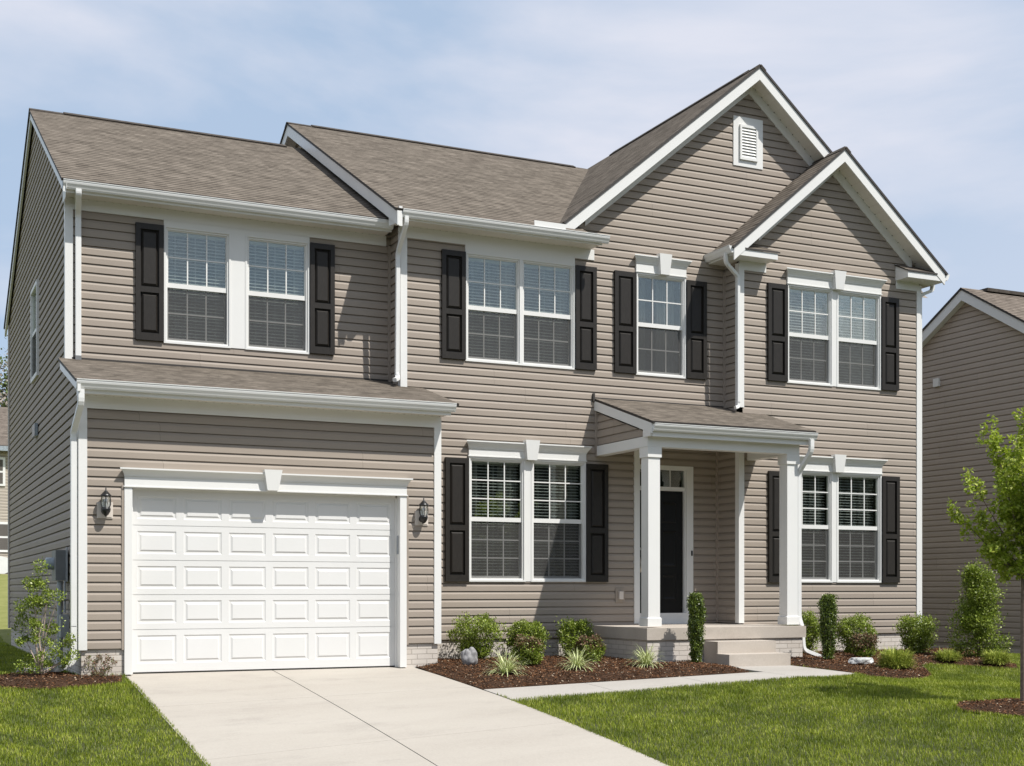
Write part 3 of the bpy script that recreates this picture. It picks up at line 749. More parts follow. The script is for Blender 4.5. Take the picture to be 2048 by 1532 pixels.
# A: garage-side upper roof
rxa, ea, ridgeA = -.075, 1.02, (5.3, 8.42)
zA = lambda Y: 6.150+sA*(Y-1.02)
roof('roof', (rxa, ea, zA(ea)), (XM, ea, zA(ea)), (XM, 5.3, zA(5.3)), (rxa, 5.3, zA(5.3)), label='roof over the left wing')
roof('roof', (rxa, 10.35, 5.95), (XM, 10.35, 5.95), (XM, 5.3, zA(5.3)), (rxa, 5.3, zA(5.3)))
# B: main roof
zBf = lambda Y: 6.165+sA*(Y-.50)
rB = 5.96; rxb = 4.18
roof('roof', (rxb, 1.0, zBf(1.)), (10.2, 1.0, zBf(1.)), (10.2, rB, zBf(rB)), (rxb, rB, zBf(rB)), v0=.5*1.133, label='main roof beside the big front gable')
roof('roof', (rxb, .50, zBf(.5)), (7.16, .50, zBf(.5)), (7.16, .9998, zBf(.9998)), (rxb, .9998, zBf(.9998)))
roof('roof', (rxb, 11.6, 6.06), (13.75, 11.6, 6.06), (13.75, rB, zBf(rB)), (rxb, rB, zBf(rB)))
# C: big gable.  apex 10.26, 9.175 at Y .62
CX, CZ, CS = 10.26, 9.185, .83
def slope_roof(name, cx, cz, s, xe, y0, y1, label=None):
    ze = cz-s*abs(cx-xe); roof(name, (xe, y0, ze), (xe, y1, ze), (cx, y1, cz), (cx, y0, cz), label=label)
slope_roof('roof', CX, CZ, CS, 7.56, .615, 7.0)
# lower front part of the left slope only above the return; the eave strip right of B gutter
slope_roof('roof', CX, CZ, CS, 13.74, .615, 7.0, 'roof of the big front gable')
ze1 = CZ-CS*(CX-7.56); ze0 = CZ-CS*(CX-6.80)
roof('roof', (6.80, .615, ze0), (6.80, 2.5, ze0), (7.56, 2.5, ze1), (7.56, .615, ze1), v0=0)
DX, DZ, DS = 11.60, 7.975, .845
slope_roof('roof', DX, DZ, DS, 9.46, .215, 1.0, 'roof of the smaller front gable'); slope_roof('roof', DX, DZ, DS, 13.72, .215, 1.0)
# lower garage roof and porch roof
zG = lambda Y: 3.43+.296*(Y+.38)
roof('roof', (-.075, -.37, zG(-.37)), (4.74, -.37, zG(-.37)), (4.74, .94, zG(.94)), (-.075, .94, zG(.94)), label='low roof over the garage door')
roof('roof', (-.075, .9402, zG(.9402)), (4.39, .9402, zG(.9402)), (4.39, 1.40, zG(1.4)), (-.075, 1.40, zG(1.4)), v0=1.31*1.043)
zP = lambda Y: 3.315+.316*(Y+.74)
roof('porch_roof', (7.475, -.74, zP(-.74)), (10.27, -.74, zP(-.74)), (10.27, .545, zP(.545)), (7.475, .545, zP(.545)))
roof('porch_roof', (7.475, .5452, zP(.5452)), (XB, .5452, zP(.5452)), (XB, .945, zP(.945)), (7.475, .945, zP(.945)), v0=1.35)
# flashing
part(MB().box(7.44, XB, .925, .948, zP(.93)-.01, zP(.93)+.016).box(7.445, 7.475, .90, .95, zP(.93)-.05, zP(.93)+.07), 'flashing', 'edge')
part(MB().box(.09, 4.38, 1.372, 1.399, zG(1.38)+.0, zG(1.38)+.022), 'flashing', 'edge')
# ridge caps / vents
def cap(p0, p1, w, n1, n2, nm='ridge_vent', h=.028):
    m = MB(); p0, p1 = Vector(p0), Vector(p1)
    for n in (n1, n2):
        n = Vector(n).normalized(); d = (p1-p0).normalized(); s = n.cross(d).normalized()
        if s.z > 0: s = -s
        up = n*h
        m.hexa([p0, p1, p1+s*w, p0+s*w], [p0+up, p1+up, p1+s*w+up, p0+s*w+up])
    part(m, nm, 'shingle_cap')
t = NT('shingle_cap'); t.col(t.ramp(t.noise(t.pos(), 9, 4, .7), [(.3, (.045, .038, .032)), (.7, (.10, .085, .07))])); t.rough(.9, .2); M['shingle_cap'] = t.m
nF, nBk = (0, -sA, 1), (0, sA, 1)
cap((.43, 5.3, zA(5.3)-.004), (3.97, 5.3, zA(5.3)-.004), .13, nF, nBk)
cap((rxa, 5.3, zA(5.3)-.02), (.43, 5.3, zA(5.3)-.02), .12, nF, nBk, 'ridge_cap'); cap((rxb, rB, zBf(rB)-.02), (4.62, rB, zBf(rB)-.02), .12, nF, nBk, 'ridge_cap')
cap((4.62, rB, zBf(rB)-.004), (9.78, rB, zBf(rB)-.004), .13, nF, nBk)
cap((CX, .90, CZ-.005), (CX, 5.2, CZ-.005), .13, (-CS, 0, 1), (CS, 0, 1))
cap((CX, .612, CZ-.02), (CX, .90, CZ-.02), .12, (-CS, 0, 1), (CS, 0, 1), 'ridge_cap'); cap((DX, .212, DZ-.02), (DX, 1.1, DZ-.02), .12, (-DS, 0, 1), (DS, 0, 1), 'ridge_cap')

# ---------------- gutters, fascia, soffit, frieze along X
def gutter(p0, p1, out, nm='gutter', h=.105, parent=HOUSE):
    m = MB(); p0, p1, out = Vector(p0), Vector(p1), Vector(out)
    pr = [(0, -.006), (0, -h), (.048, -h), (.052, -h+.012), (.058, -h+.016), (.068, -h+.040), (.082, -h+.062), (.088, -.022), (.088, -.006), (.095, -.004), (.095, .004), (.082, .004), (.082, -.006)]
    A = [p0+out*a+Vector((0, 0, b)) for a, b in pr]; B = [p1+out*a+Vector((0, 0, b)) for a, b in pr]
    m.face(A); m.face(B[::-1])
    for i in range(len(pr)): j = (i+1) % len(pr); m.face([A[i], A[j], B[j], B[i]])
    return part(m, nm, 'gutter', parent)
def soffit(x0, x1, y0, y1, z, n_ticks=True, nm='soffit'):
    m = MB(); m.box(x0, x1, y0, y1, z, z+.012)
    k = x0+.1
    while k < x1-.02:
        m.box(k-.001, k+.001, y0+.004, y1-.004, z-.0008, z-.0002, 1)
        k += .1
    k = x0+.12
    while k < x1-.05 and n_ticks:
        m.box(k-.008, k+.008, y1-.030, y1-.016, z-.0020, z-.0009, 2); k += .1
    part(m, nm, ['soffit', 'block', 'dark'])
def eaves(x0, x1, yw, yf, zs, zt, gut, fr_x0, fr_x1, fr_z, over=(0, 0)):
    """yw wall plane, yf fascia plane, zs soffit z, zt fascia top"""
    soffit(x0, x1, yf+.002, yw, zs)
    part(MB().box(x0, x1, yf-.018, yf+.0015, zs-.018, zt), 'fascia', 'white')
    part(MB().box(fr_x0, fr_x1, yw-.026, yw+.002, fr_z, zs-.0005), 'frieze_board', 'white')
    gutter((gut[0], yf-.0185, zt+.012), (gut[1], yf-.0185, zt+.012), (0, -1, 0))
eaves(-.02, 4.33, YR, 1.10, 6.012, 6.118, (-.055, 4.335), .0, 4.355, 5.87)
eaves(4.28, 7.42, YM, .60, 6.055, 6.152, (4.285, 7.50), 4.40, 7.475, 5.9)
eaves(-.02, 4.655, YG, -.275, 3.298, 3.418, (-.065, 4.70), .0, XG, 3.145)
# rake boards (front gables)
def rake(cx, cz, s, xe, y0, y1, w, nm='rake_board', mat='white', zoff=0, cut=True):
    """board under the slope from apex to xe, vertical depth w"""
    sg = -1 if xe < cx else 1; z = lambda x: cz-s*abs(cx-x)-zoff
    m = MB(); xi = cx
    m.hexa([(xi, y0, z(xi)-w), (xe, y0, z(xe)-w), (xe, y0, z(xe)), (xi, y0, z(xi))], [(xi, y1, z(xi)-w), (xe, y1, z(xe)-w), (xe, y1, z(xe)), (xi, y1, z(xi))])
    part(m, nm, mat)
ct = .048
for xe in (6.84, 13.70): rake(CX, CZ, CS, xe, .632, .655, .185, zoff=ct)
for xe in (9.50, 13.66): rake(DX, DZ, DS, xe, .232, .255, .185, zoff=ct)
def rsoff(cx, cz, s, xe, y0, y1, zoff):
    m = MB(); sg = -1 if xe < cx else 1; z = lambda x: cz-s*abs(cx-x)-zoff
    m.hexa([(cx, y0, z(cx)-.012), (xe, y0, z(xe)-.012), (xe, y1, z(xe)-.012), (cx, y1, z(cx)-.012)], [(cx, y0, z(cx)), (xe, y0, z(xe)), (xe, y1, z(xe)), (cx, y1, z(cx))])
    d = .12; n = int(abs(xe-cx)/d)
    for k in range(1, n):
        x = cx+sg*k*d; a, b = x-.0015, x+.0015
        m.hexa([(a, y0, z(a)-.0136), (b, y0, z(b)-.0136), (b, y1, z(b)-.0136), (a, y1, z(a)-.0136)], [(a, y0, z(a)-.0124), (b, y0, z(b)-.0124), (b, y1, z(b)-.0124), (a, y1, z(a)-.0124)], 1)
        a, b = x-.007, x+.007
        m.hexa([(a, y1-.045, z(a)-.0150), (b, y1-.045, z(b)-.0150), (b, y1-.030, z(b)-.0150), (a, y1-.030, z(a)-.0150)], [(a, y1-.045, z(a)-.0137), (b, y1-.045, z(b)-.0137), (b, y1-.030, z(b)-.0137), (a, y1-.030, z(a)-.0137)], 2)
    part(m, 'soffit', ['soffit', 'block', 'dark'])
for xe in (7.0, 13.6): rsoff(CX, CZ, CS, xe, .6552, YM, .168)
for xe in (9.7, 13.5): rsoff(DX, DZ, DS, xe, .2552, YB, .168)
for xe in (7.32, 13.3): rake(CX, CZ, CS, xe, YM-.030, YM+.002, .172, 'frieze_board', zoff=.1805)
for xe in (10.16, 13.22): rake(DX, DZ, DS, xe, YB-.030, YB+.002, .180, 'frieze_board', zoff=.1805)
# side rakes of roofs A and B (left-facing)
def siderake(X0, X1, s, ya, za, yb, w, nm='rake_board'):
    m = MB(); z = lambda y: za+s*(y-ya)
    m.hexa([(X0, ya, z(ya)-w), (X0, yb, z(yb)-w), (X0, yb, z(yb)), (X0, ya, z(ya))], [(X1, ya, z(ya)-w), (X1, yb, z(yb)-w), (X1, yb, z(yb)), (X1, ya, z(ya))])
    part(m, nm, 'gutter')
siderake(-.055, -.022, sA, 1.02, zA(1.02)-.038, 5.3, .13)
sbk = (zA(5.3)-5.95)/(5.3-10.35)
siderake(-.055, -.022, sbk, 5.3, zA(5.3)-.038, 10.35, .13)
siderake(4.20, 4.228, sA, .50, zBf(.5)-.038, rB, .19)
siderake(4.20, 4.228, -(zBf(rB)-6.06)/(11.6-rB), rB, zBf(rB)-.038, 11.5, .19)
siderake(4.39, 4.405, sA, 1.0, zBf(1.0)-.19, rB, .10, 'frieze_board')
m = MB(); m.hexa([(4.2285, .62, zBf(.62)-.21), (4.405, .62, zBf(.62)-.21), (4.405, rB, zBf(rB)-.21), (4.2285, rB, zBf(rB)-.21)], [(4.2285, .62, zBf(.62)-.195), (4.405, .62, zBf(.62)-.195), (4.405, rB, zBf(rB)-.195), (4.2285, rB, zBf(rB)-.195)])
ybk = lambda y: zBf(rB)-(zBf(rB)-6.06)/(11.6-rB)*(y-rB)
m.hexa([(4.2285, rB, ybk(rB)-.21), (4.405, rB, ybk(rB)-.21), (4.405, 11, ybk(11)-.21), (4.2285, 11, ybk(11)-.21)], [(4.2285, rB, ybk(rB)-.195), (4.405, rB, ybk(rB)-.195), (4.405, 11, ybk(11)-.195), (4.2285, 11, ybk(11)-.195)])
part(m, 'soffit', 'soffit')
part(MB().prism([(.515, 6.20), (.515, 5.93), (.60, 5.99), (.93, 6.03), (.93, 6.2), (.7, 6.2)], lambda p, q, t: (t, p, q), 4.232, 4.279), 'eave_return', 'white')
part(MB().prism([(1.0, 6.13), (1.0, 6.02), (1.09, 5.93), (1.375, 5.93), (1.375, 6.09), (1.2, 6.13)], lambda p, q, t: (t, p, q), -.0215, -.018), 'eave_return', 'white')
siderake(-.055, -.022, .296, -.37, zG(-.37)-.037, 1.38, .105)
part(MB().prism([(-.37, 3.40), (-.37, 3.30), (-.27, 3.285), (0, 3.285), (0, 3.40)], lambda p, q, t: (t, p, q), -.0215, -.019), 'eave_return', 'white')
part(MB().box(6.27, 6.775, .497, .503, 6.160, 6.245), 'gutter_splash_guard', 'white')
# small shingled return beside the big gable
zret = 6.17
def ret_roof(x0, x1, y0, yw, z, rise=.10, hip=0):
    m = MB(); P = [(x0, y0, z), (x1, y0, z), (x1-hip, yw, z+rise), (x0, yw, z+rise)]
    m.face([Vector(p) for p in P], [(0, 0), (x1-x0, 0), (x1-x0-hip, .35), (0, .35)], 0)
    Q = [(a, b, c-.022) for a, b, c in P]; m.face(Q[::-1], None, 1)
    for k in range(4): l = (k+1) % 4; m.face([P[k], P[l], Q[l], Q[k]], None, 1)
    part(m, 'return_roof', ['shingle', 'edge'])
ret_roof(7.16, 7.44, .60, YM, 6.175, .11, .14)
# bump gable returns
def ret_box(x0, x1, label=None):
    m = MB(); m.box(x0, x1, .24, YB-.001, 6.055, 6.150); part(m, 'eave_return', 'white')
ret_box(9.52, 10.31); ret_box(12.885, 13.665)
ret_roof(9.70, 10.345, .225, YB, 6.172, .155, .22)
ret_roof(12.87, 13.50, .225, YB, 6.172, .155, 0)
part(MB().prism([(.24, 6.150), (YB-.001, 6.150), (YB-.001, 6.33)], lambda p, q, t: (t, p, q), 12.886, 12.90), 'eave_return', 'white')
part(MB().box(9.53, XB, YB, YM, 6.055, 6.068), 'soffit', 'soffit')
part(MB().box(9.51, 9.528, .24, YM-.001, 6.055, 6.155), 'fascia', 'white')
part(MB().box(13.666, 13.684, .24, 9, 6.055, 6.155), 'fascia', 'white')
part(MB().box(XR+.001, 13.665, YB, 9, 6.055, 6.068), 'soffit', 'soffit')
gutter((9.509, .245, 6.185), (9.509, .945, 6.185), (-1, 0, 0)); gutter((13.6845, .245, 6.185), (13.6845, 9, 6.185), (1, 0, 0))
part(MB().box(9.81, 10.30, YB-.026, YB+.002, 5.918, 6.0545), 'frieze_board', 'white'); part(MB().box(12.895, XR-.03, YB-.026, YB+.002, 5.925, 6.0545), 'frieze_board', 'white')
# gable louvre
g = part(MB().box(9.965, 10.525, YM-.030, YM+.002, 7.665, 8.445), 'gable_vent', 'white')
m = MB(); x0, x1, z0, z1 = 10.075, 10.415, 7.765, 8.315; y0 = YM-.060
m.box(x0, x1, y0, YM-.0305, z1-.04, z1); m.box(x0, x1, y0, YM-.0305, z0, z0+.04); m.box(x0, x0+.035, y0, YM-.0305, z0+.04, z1-.04); m.box(x1-.035, x1, y0, YM-.0305, z0+.04, z1-.04)
n = 10
for k in range(n):
    za = z0+.042+(z1-z0-.084)*k/n; h = (z1-z0-.084)/n
    m.hexa([(x0+.035, y0+.002, za), (x1-.035, y0+.002, za), (x1-.035, y0+.006, za-.002), (x0+.035, y0+.006, za-.002)], [(x0+.035, YM-.034, za+h*.95), (x1-.035, YM-.034, za+h*.95), (x1-.035, YM-.031, za+h*.95-.006), (x0+.035, YM-.031, za+h*.95-.006)])
part(m, 'louvre', 'white', g)

# ---------------- porch
m = MB(); BW = .16
m.box(7.505, 10.11, -.55, -.55+BW, 2.985, 3.13); m.box(7.505, 7.505+BW, -.55+BW+.0003, YM, 2.985, 3.13); m.box(10.11-BW, 10.11, -.55+BW+.0003, YB, 2.985, 3.13)
part(m, 'porch_beam', 'white')
part(MB().box(7.54, 10.1, -.54, YB, 3.245, 3.26).box(7.54, XB, YB+.0003, 1.15, 3.245, 3.26), 'porch_ceiling', 'soffit')
m = MB(); m.box(10.08, 10.11, -.55, YB, 3.1305, 3.30); part(m, 'porch_gable_wall', 'white')
soffit(7.53, 10.17, -.655, -.551, 3.128, False); part(MB().box(7.51, 10.19, -.672, -.656, 3.112, 3.262), 'fascia', 'white')
gutter((7.50, -.6725, 3.283), (10.285, -.6725, 3.283), (0, -1, 0), h=.10)
siding('porch_gable_wall', Lf(7.53), lambda z: (max(-.48, -.68+(z-3.128)/.316), YM), 3.131, 3.63, ())
siderake(7.478, 7.500, .316, -.70, zP(-.70)-.037, .94, .14)
part(MB().prism([(-.67, 3.30), (-.67, 3.115), (-.47, 3.115), (-.47, 3.25)], lambda p, q, t: (t, p, q), 7.4785, 7.5005), 'eave_return', 'white')
post(7.49, 7.528, YM-.052, YM-.015, 2.97, 3.72, 'siding', 'corner_trim')
def column(x0, y0, w, nm='porch_column'):
    m = MB(); c = .018
    m.box(x0, x0+w, y0, y0+w, .60, 2.84); m.box(x0-c, x0+w+c, y0-c, y0+w+c, .4765, .588); m.box(x0-c, x0+w+c, y0-c, y0+w+c, 2.838, 2.9845)
    m.hexa([(x0-c, y0-c, .588), (x0+w+c, y0-c, .588), (x0+w+c, y0+w+c, .588), (x0-c, y0+w+c, .588)], [(x0, y0, .604), (x0+w, y0, .604), (x0+w, y0+w, .604), (x0, y0+w, .604)])
    part(m, nm, 'white')
column(7.530, -.53, .19); column(9.905, -.53, .19)
m = MB(); m.box(7.42, 10.13, -.68, YM-.02, .292, .458); part(m, 'porch_slab', 'step'); part(MB().box(8.27, XB-.02, YM-.0198, 1.15, .30, .458), 'porch_slab', 'step')
m = MB(); m.box(7.44, 10.085, -.655, YM, -.5, .291); part(m, 'porch_foundation', 'brick')
part(MB().box(8.262, 9.35, 1.05, 1.149, .459, .4748), 'door_sill', 'white')

# ---------------- downspouts
def elbow(pts, w=.072, d=.052, side=(1, 0, 0), label=None):
    # round the corners
    P = [Vector(p) for p in pts]; out = [P[0]]
    for a, b, c in zip(P, P[1:], P[2:]):
        r = min(.06, (b-a).length*.45, (c-b).length*.45); p = b+(a-b).normalized()*r; q = b+(c-b).normalized()*r
        for t in (0, .33, .66, 1): out.append(p*(1-t)**2+b*2*t*(1-t)+q*t*t)
    out.append(P[-1]); m = MB().sweep(out, w, d, side); part(m, 'downspout', 'gutter')
elbow([(.13, 1.045, 6.04), (.13, 1.045, 5.98), (.165, 1.352, 5.80), (.165, 1.352, 3.99)], side=(1, 0, 0))
part(MB().box(.128, .202, 1.322, 1.372, 3.935, 3.99), 'downspout', 'grey')
elbow([(-.036, -.325, 3.33), (-.036, -.325, 3.20), (-.062, -.03, 2.98), (-.062, .02, .24), (-.062, .02, .16), (-.20, .02, .075)], .072, .06, (0, 1, 0) if False else (1, 0, 0)) if False else None
def rtube(pts, w, d, side): elbow(pts, w, d, side)
rtube([(-.010, -.325, 3.32), (-.010, -.325, 3.16), (-.052, .02, 2.86), (-.052, .02, .55)], .07, .06, (1, 0, 0))
rtube([(-.052, .02, .56), (-.052, .02, .13), (-.20, .02, .06)], .06, .07, (0, 1, 0))
rtube([(4.345, .545, 6.09), (4.345, .545, 5.98), (4.355, .90, 5.66), (4.355, .93, 3.98), ], .06, .05, (1, 0, 0))
rtube([(4.355, .93, 3.99), (4.355, .90, 3.92), (4.27, .80, 3.88)], .06, .05, (.7, -.7, 0))
rtube([(9.46, .40, 6.10), (9.46, .40, 5.96), (9.755, .50, 5.80), (9.755, .50, 3.86)], .06, .05, (0, 1, 0))
rtube([(9.755, .50, 3.87), (9.755, .50, 3.80), (9.66, .44, 3.77)], .06, .05, (0, 1, 0))
rtube([(13.735, .60, 6.10), (13.735, .60, 5.99), (13.46, .60, 5.88), (13.46, .60, .1)], .07, .05, (0, 1, 0))
rtube([(10.20, -.715, 3.19), (10.20, -.715, 3.03), (10.135, -.50, 2.72), (10.135, -.50, .58), (10.165, -.52, .46)], .07, .055, (1, 0, 0))
rtube([(10.165, -.52, .47), (10.175, -.56, .10), (10.42, -.66, -.005)], .07, .055, (0, 1, 0))

# vents on the left wall, outlet
part(MB().box(-.045, 0, 4.75, 5.15, 3.32, 3.51), 'dryer_vent', 'lgrey')
place(HOUSE)

# ------------------------------------------------------------------ wall lanterns
def lantern(x, Y, z, label):
    T = thing('wall_lantern', label, 'wall lamp', (x, Y, z), 'lanterns either side of the garage door')
    m = MB(); m.box(-.092, .092, -.030, 0, -.085, .11); m.box(-.078, .078, -.036, -.0301, -.070, .095); part(m, 'mounting_block', 'block', T)
    m = MB(); c = (0, -.105, 0)
    m.lathe((0, -.036, -.0), [(0, -.020), (.030, -.020), (.045, -.008), (.045, 0)], 14, 'y')
    m.tube([(0, -.05, -.03), (0, -.08, -.06), (0, -.105, -.035)], .010, 8)
    m.lathe(c, [(0, -.065), (.012, -.060), (.030, -.045), (.050, -.010), (.056, .020), (.050, .042), (0, .042)], 16)
    part(m, 'bracket', 'black', T, True)
    m = MB(); m.lathe(c, [(.040, .043), (.052, .09), (.052, .13), (.044, .172)], 16); part(m, 'glass_shade', 'clear', T, True)
    m = MB(); m.lathe(c, [(.014, .043), (.014, .10), (.018, .11), (.018, .135), (.0, .15)], 10); part(m, 'bulb', 'blind', T, True)
    m = MB()
    for k in range(6):
        a = k*math.pi/3+.3; ca, sa = math.cos(a), math.sin(a)
        m.tube([(r*ca, -.105+r*sa, h) for r, h in ((.046, .035), (.060, .075), (.063, .11), (.059, .145), (.050, .178))], .0038, 6)
    m.lathe(c, [(.068, .172), (.070, .180), (.050, .200), (.034, .218), (.016, .236), (.007, .250), (.008, .262), (.004, .275), (0, .30)], 16); m.lathe(c, [(0, .172), (.068, .172)], 16)
    part(m, 'cage', 'black', T, True)
    return T
lantern(.30, 0, 1.925, 'black lantern on a beige block at the left of the garage door')
lantern(4.345, 0, 1.925, 'black lantern on a beige block between the garage door and the lower front window')

# meter, conduit
T = thing('electric_meter', 'grey electricity meter box with round glass meter on the left wall', 'electric meter', (-.02, 1.1, 1.1))
part(MB().box(-.15, -.012, .98, 1.42, 1.105, 1.485), 'meter_box', 'grey', T); part(MB().box(-.03, -.012, .92, .979, 1.09, 1.52), 'backing_board', 'pvc', T)
m = MB(); m.lathe((-.15, 1.24, 1.32), [(0, -.10), (.055, -.10), (.075, -.085), (.078, 0)], 20, 'x'); part(m, 'meter_dial', 'lgrey', T, True)
m = MB(); m.tube([(-.09, 1.06, 1.10), (-.09, 1.06, -.1)], .036, 12); m.tube([(-.04, .97, 1.10), (-.04, .97, .70)], .012, 8); m.box(-.135, -.012, .93, 1.10, .86, .872); part(m, 'conduit', 'pvc', T, True)
part(MB().box(-.11, -.012, .80, .96, .40, .68), 'junction_box', 'pvc', T)
place(T)
T = thing('outlet_box', 'beige outdoor outlet box on the wall left of the porch', 'outlet', (7.915, YM, .9))
part(MB().box(7.84, 7.995, YM-.030, YM-.004, .80, 1.012), 'mounting_block', 'siding', T); part(MB().box(7.885, 7.955, YM-.065, YM-.0301, .845, .965), 'cover', 'block', T); place(T)

# steps
T = thing('concrete_steps', 'two beige concrete steps leading up to the porch slab', 'steps', (8.85, -1.0, -.06))
m = MB(); m.box(8.352, 9.335, -1.02, -.681, -.3, .268); m2 = MB(); m2.box(8.32, 9.345, -1.345, -1.0205, -.3, .103)
for q in (m, m2):
    o = q.build('step', 'step', T); bv = o.modifiers.new('b', 'BEVEL'); bv.width = .012; bv.segments = 2
place(T)
T = MB(); T.sweep([(-.62, .30, .03), (-.25, .05, .045)], .16, .05, (.5, -.7, 0)); o = T.build('splash_block', 'rockw'); tag(o, 'pale splash trough lying under the left corner downspout', 'splash block')

# ------------------------------------------------------------------ neighbour houses
NB = thing('neighbour_house', 'taupe neighbouring house at the right, its windowless gable wall in shade', 'house', (17.5, 3.66, -.3))
pk, hd, sn = 3.66, 3.9, .59; zpk = 6.93
def nspan(z):
    h = hd if z < zpk-hd*sn else (zpk-z)/sn
    return (pk-h, pk+h)
siding('side_wall', Lf(17.5), nspan, -.08, zpk, (), (zpk-hd*sn,), NB, 'siding_dim', zb=-.08)
siding('front_wall', F_(pk-hd), lambda z: (17.5, 27), -.08, 4.6, (), (), NB, 'siding_dim', zb=-.08)
m = MB(); m.box(17.52, 27, pk-hd+.02, pk+hd-.02, -.9, -.08); m.box(26.9, 27, pk-hd, pk+hd, -.08, 4.6); m.box(17.6, 27, pk+hd-.1, pk+hd, -.08, 4.6); part(m, 'foundation', 'brick', NB)
for sg in (-1, 1):
    ye = pk+sg*(hd+.3); ze = zpk+.10-sn*(hd+.3)
    roof('roof', (17.32, ye, ze), (27.3, ye, ze), (27.3, pk, zpk+.10), (17.32, pk, zpk+.10), 'shingle_far', .04, NB)
    m = MB(); w_ = .21; zf = lambda y: zpk+.055-sn*abs(y-pk)
    m.hexa([(17.34, pk, zf(pk)-w_), (17.34, ye, zf(ye)-w_), (17.34, ye, zf(ye)), (17.34, pk, zf(pk))], [(17.48, pk, zf(pk)-w_), (17.48, ye, zf(ye)-w_), (17.48, ye, zf(ye)), (17.48, pk, zf(pk))]); part(m, 'rake_board', 'gutter', NB)
part(MB().box(17.9, 27, pk-.14, pk+.14, zpk+.06, zpk+.125), 'ridge_vent', 'shingle_cap', NB)
part(MB().box(17.44, 17.49, 4.40, 4.56, 5.17, 5.34), 'wall_vent', 'white', NB); place(NB)

FH = thing('distant_house', 'pale beige house with white windows far behind at the left edge', 'house', (-1, 37, 1.7))
fy = 37.; 
siding('front_wall', F_(fy), lambda z: (-9.5, 6), .7, 6.2, (), (), FH, 'siding_far', zb=.7)
part(MB().box(-9.5, 6, fy+.02, fy+9, .5, 6.3), 'wall', 'siding_far', FH)
roof('roof', (-9.8, fy-.35, 6.42), (6.3, fy-.35, 6.42), (6.3, fy+4.5, 8.5), (-9.8, fy+4.5, 8.5), 'shingle_far', .05, FH)
part(MB().box(-9.8, 6.3, fy-.40, fy-.30, 6.22, 6.40), 'gutter', 'lgrey', FH)
for (a, b, c, d) in ((.55, 1.93, 4.92, 6.0), (-2.8, -1.5, 4.92, 6.0), (.2, 2.5, 2.42, 3.56)):
    wn = part(MB().box(a, b, fy-.06, fy-.016, c, d), 'window', 'white', FH)
    pn = MB(); mz = (c+d)/2
    pn.box(a+.09, b-.09, fy-.07, fy-.0605, mz+.04, d-.09); pn.box(a+.09, b-.09, fy-.07, fy-.0605, c+.09, mz-.04); part(pn, 'pane', 'interior', wn)
place(FH)
# parked car, mostly hidden behind the house corner
T = thing('parked_car', 'white parked car showing only its front beyond the left corner of the house', 'car', (1.5, 35.0, 1.3))
cx, cy, cz = .75, 35.0, gz(1, 35.0)
prof = [(0, .35), (.05, .75), (.35, .95), (1.0, 1.02), (1.5, 1.42), (2.9, 1.45), (3.6, 1.0), (4.3, .85), (4.4, .4), (4.1, .28), (.3, .28)]
m = MB().prism(prof, lambda p, q, t: (cx+p-3.1, cy+t, cz+q), 0, 1.7); part(m, 'body', 'carwhite', T)
for wx in (-2.3, .35):
    for wy in (-.02, 1.55):
        ww = part(MB().lathe((cx+wx, cy+wy, cz+.31), [(0, 0), (.31, 0), (.33, .03), (.33, .17), (0, .17)], 20, 'y'), 'wheel', 'black', T)
        part(MB().lathe((cx+wx, cy+wy-.004, cz+.31), [(0, -.01), (.17, 0)], 12, 'y'), 'rim', 'pvc', ww)
part(MB().prism([(1.08, 1.04), (1.55, 1.36), (2.85, 1.38), (3.4, 1.02)], lambda p, q, t: (cx+p-3.1, cy+t, cz+q), -.01, 0), 'side_window', 'interior', T)
part(MB().box(cx+1.18, cx+1.31, cy+.1, cy+1.6, cz+.30, cz+.44), 'bumper', 'black', T); place(T)

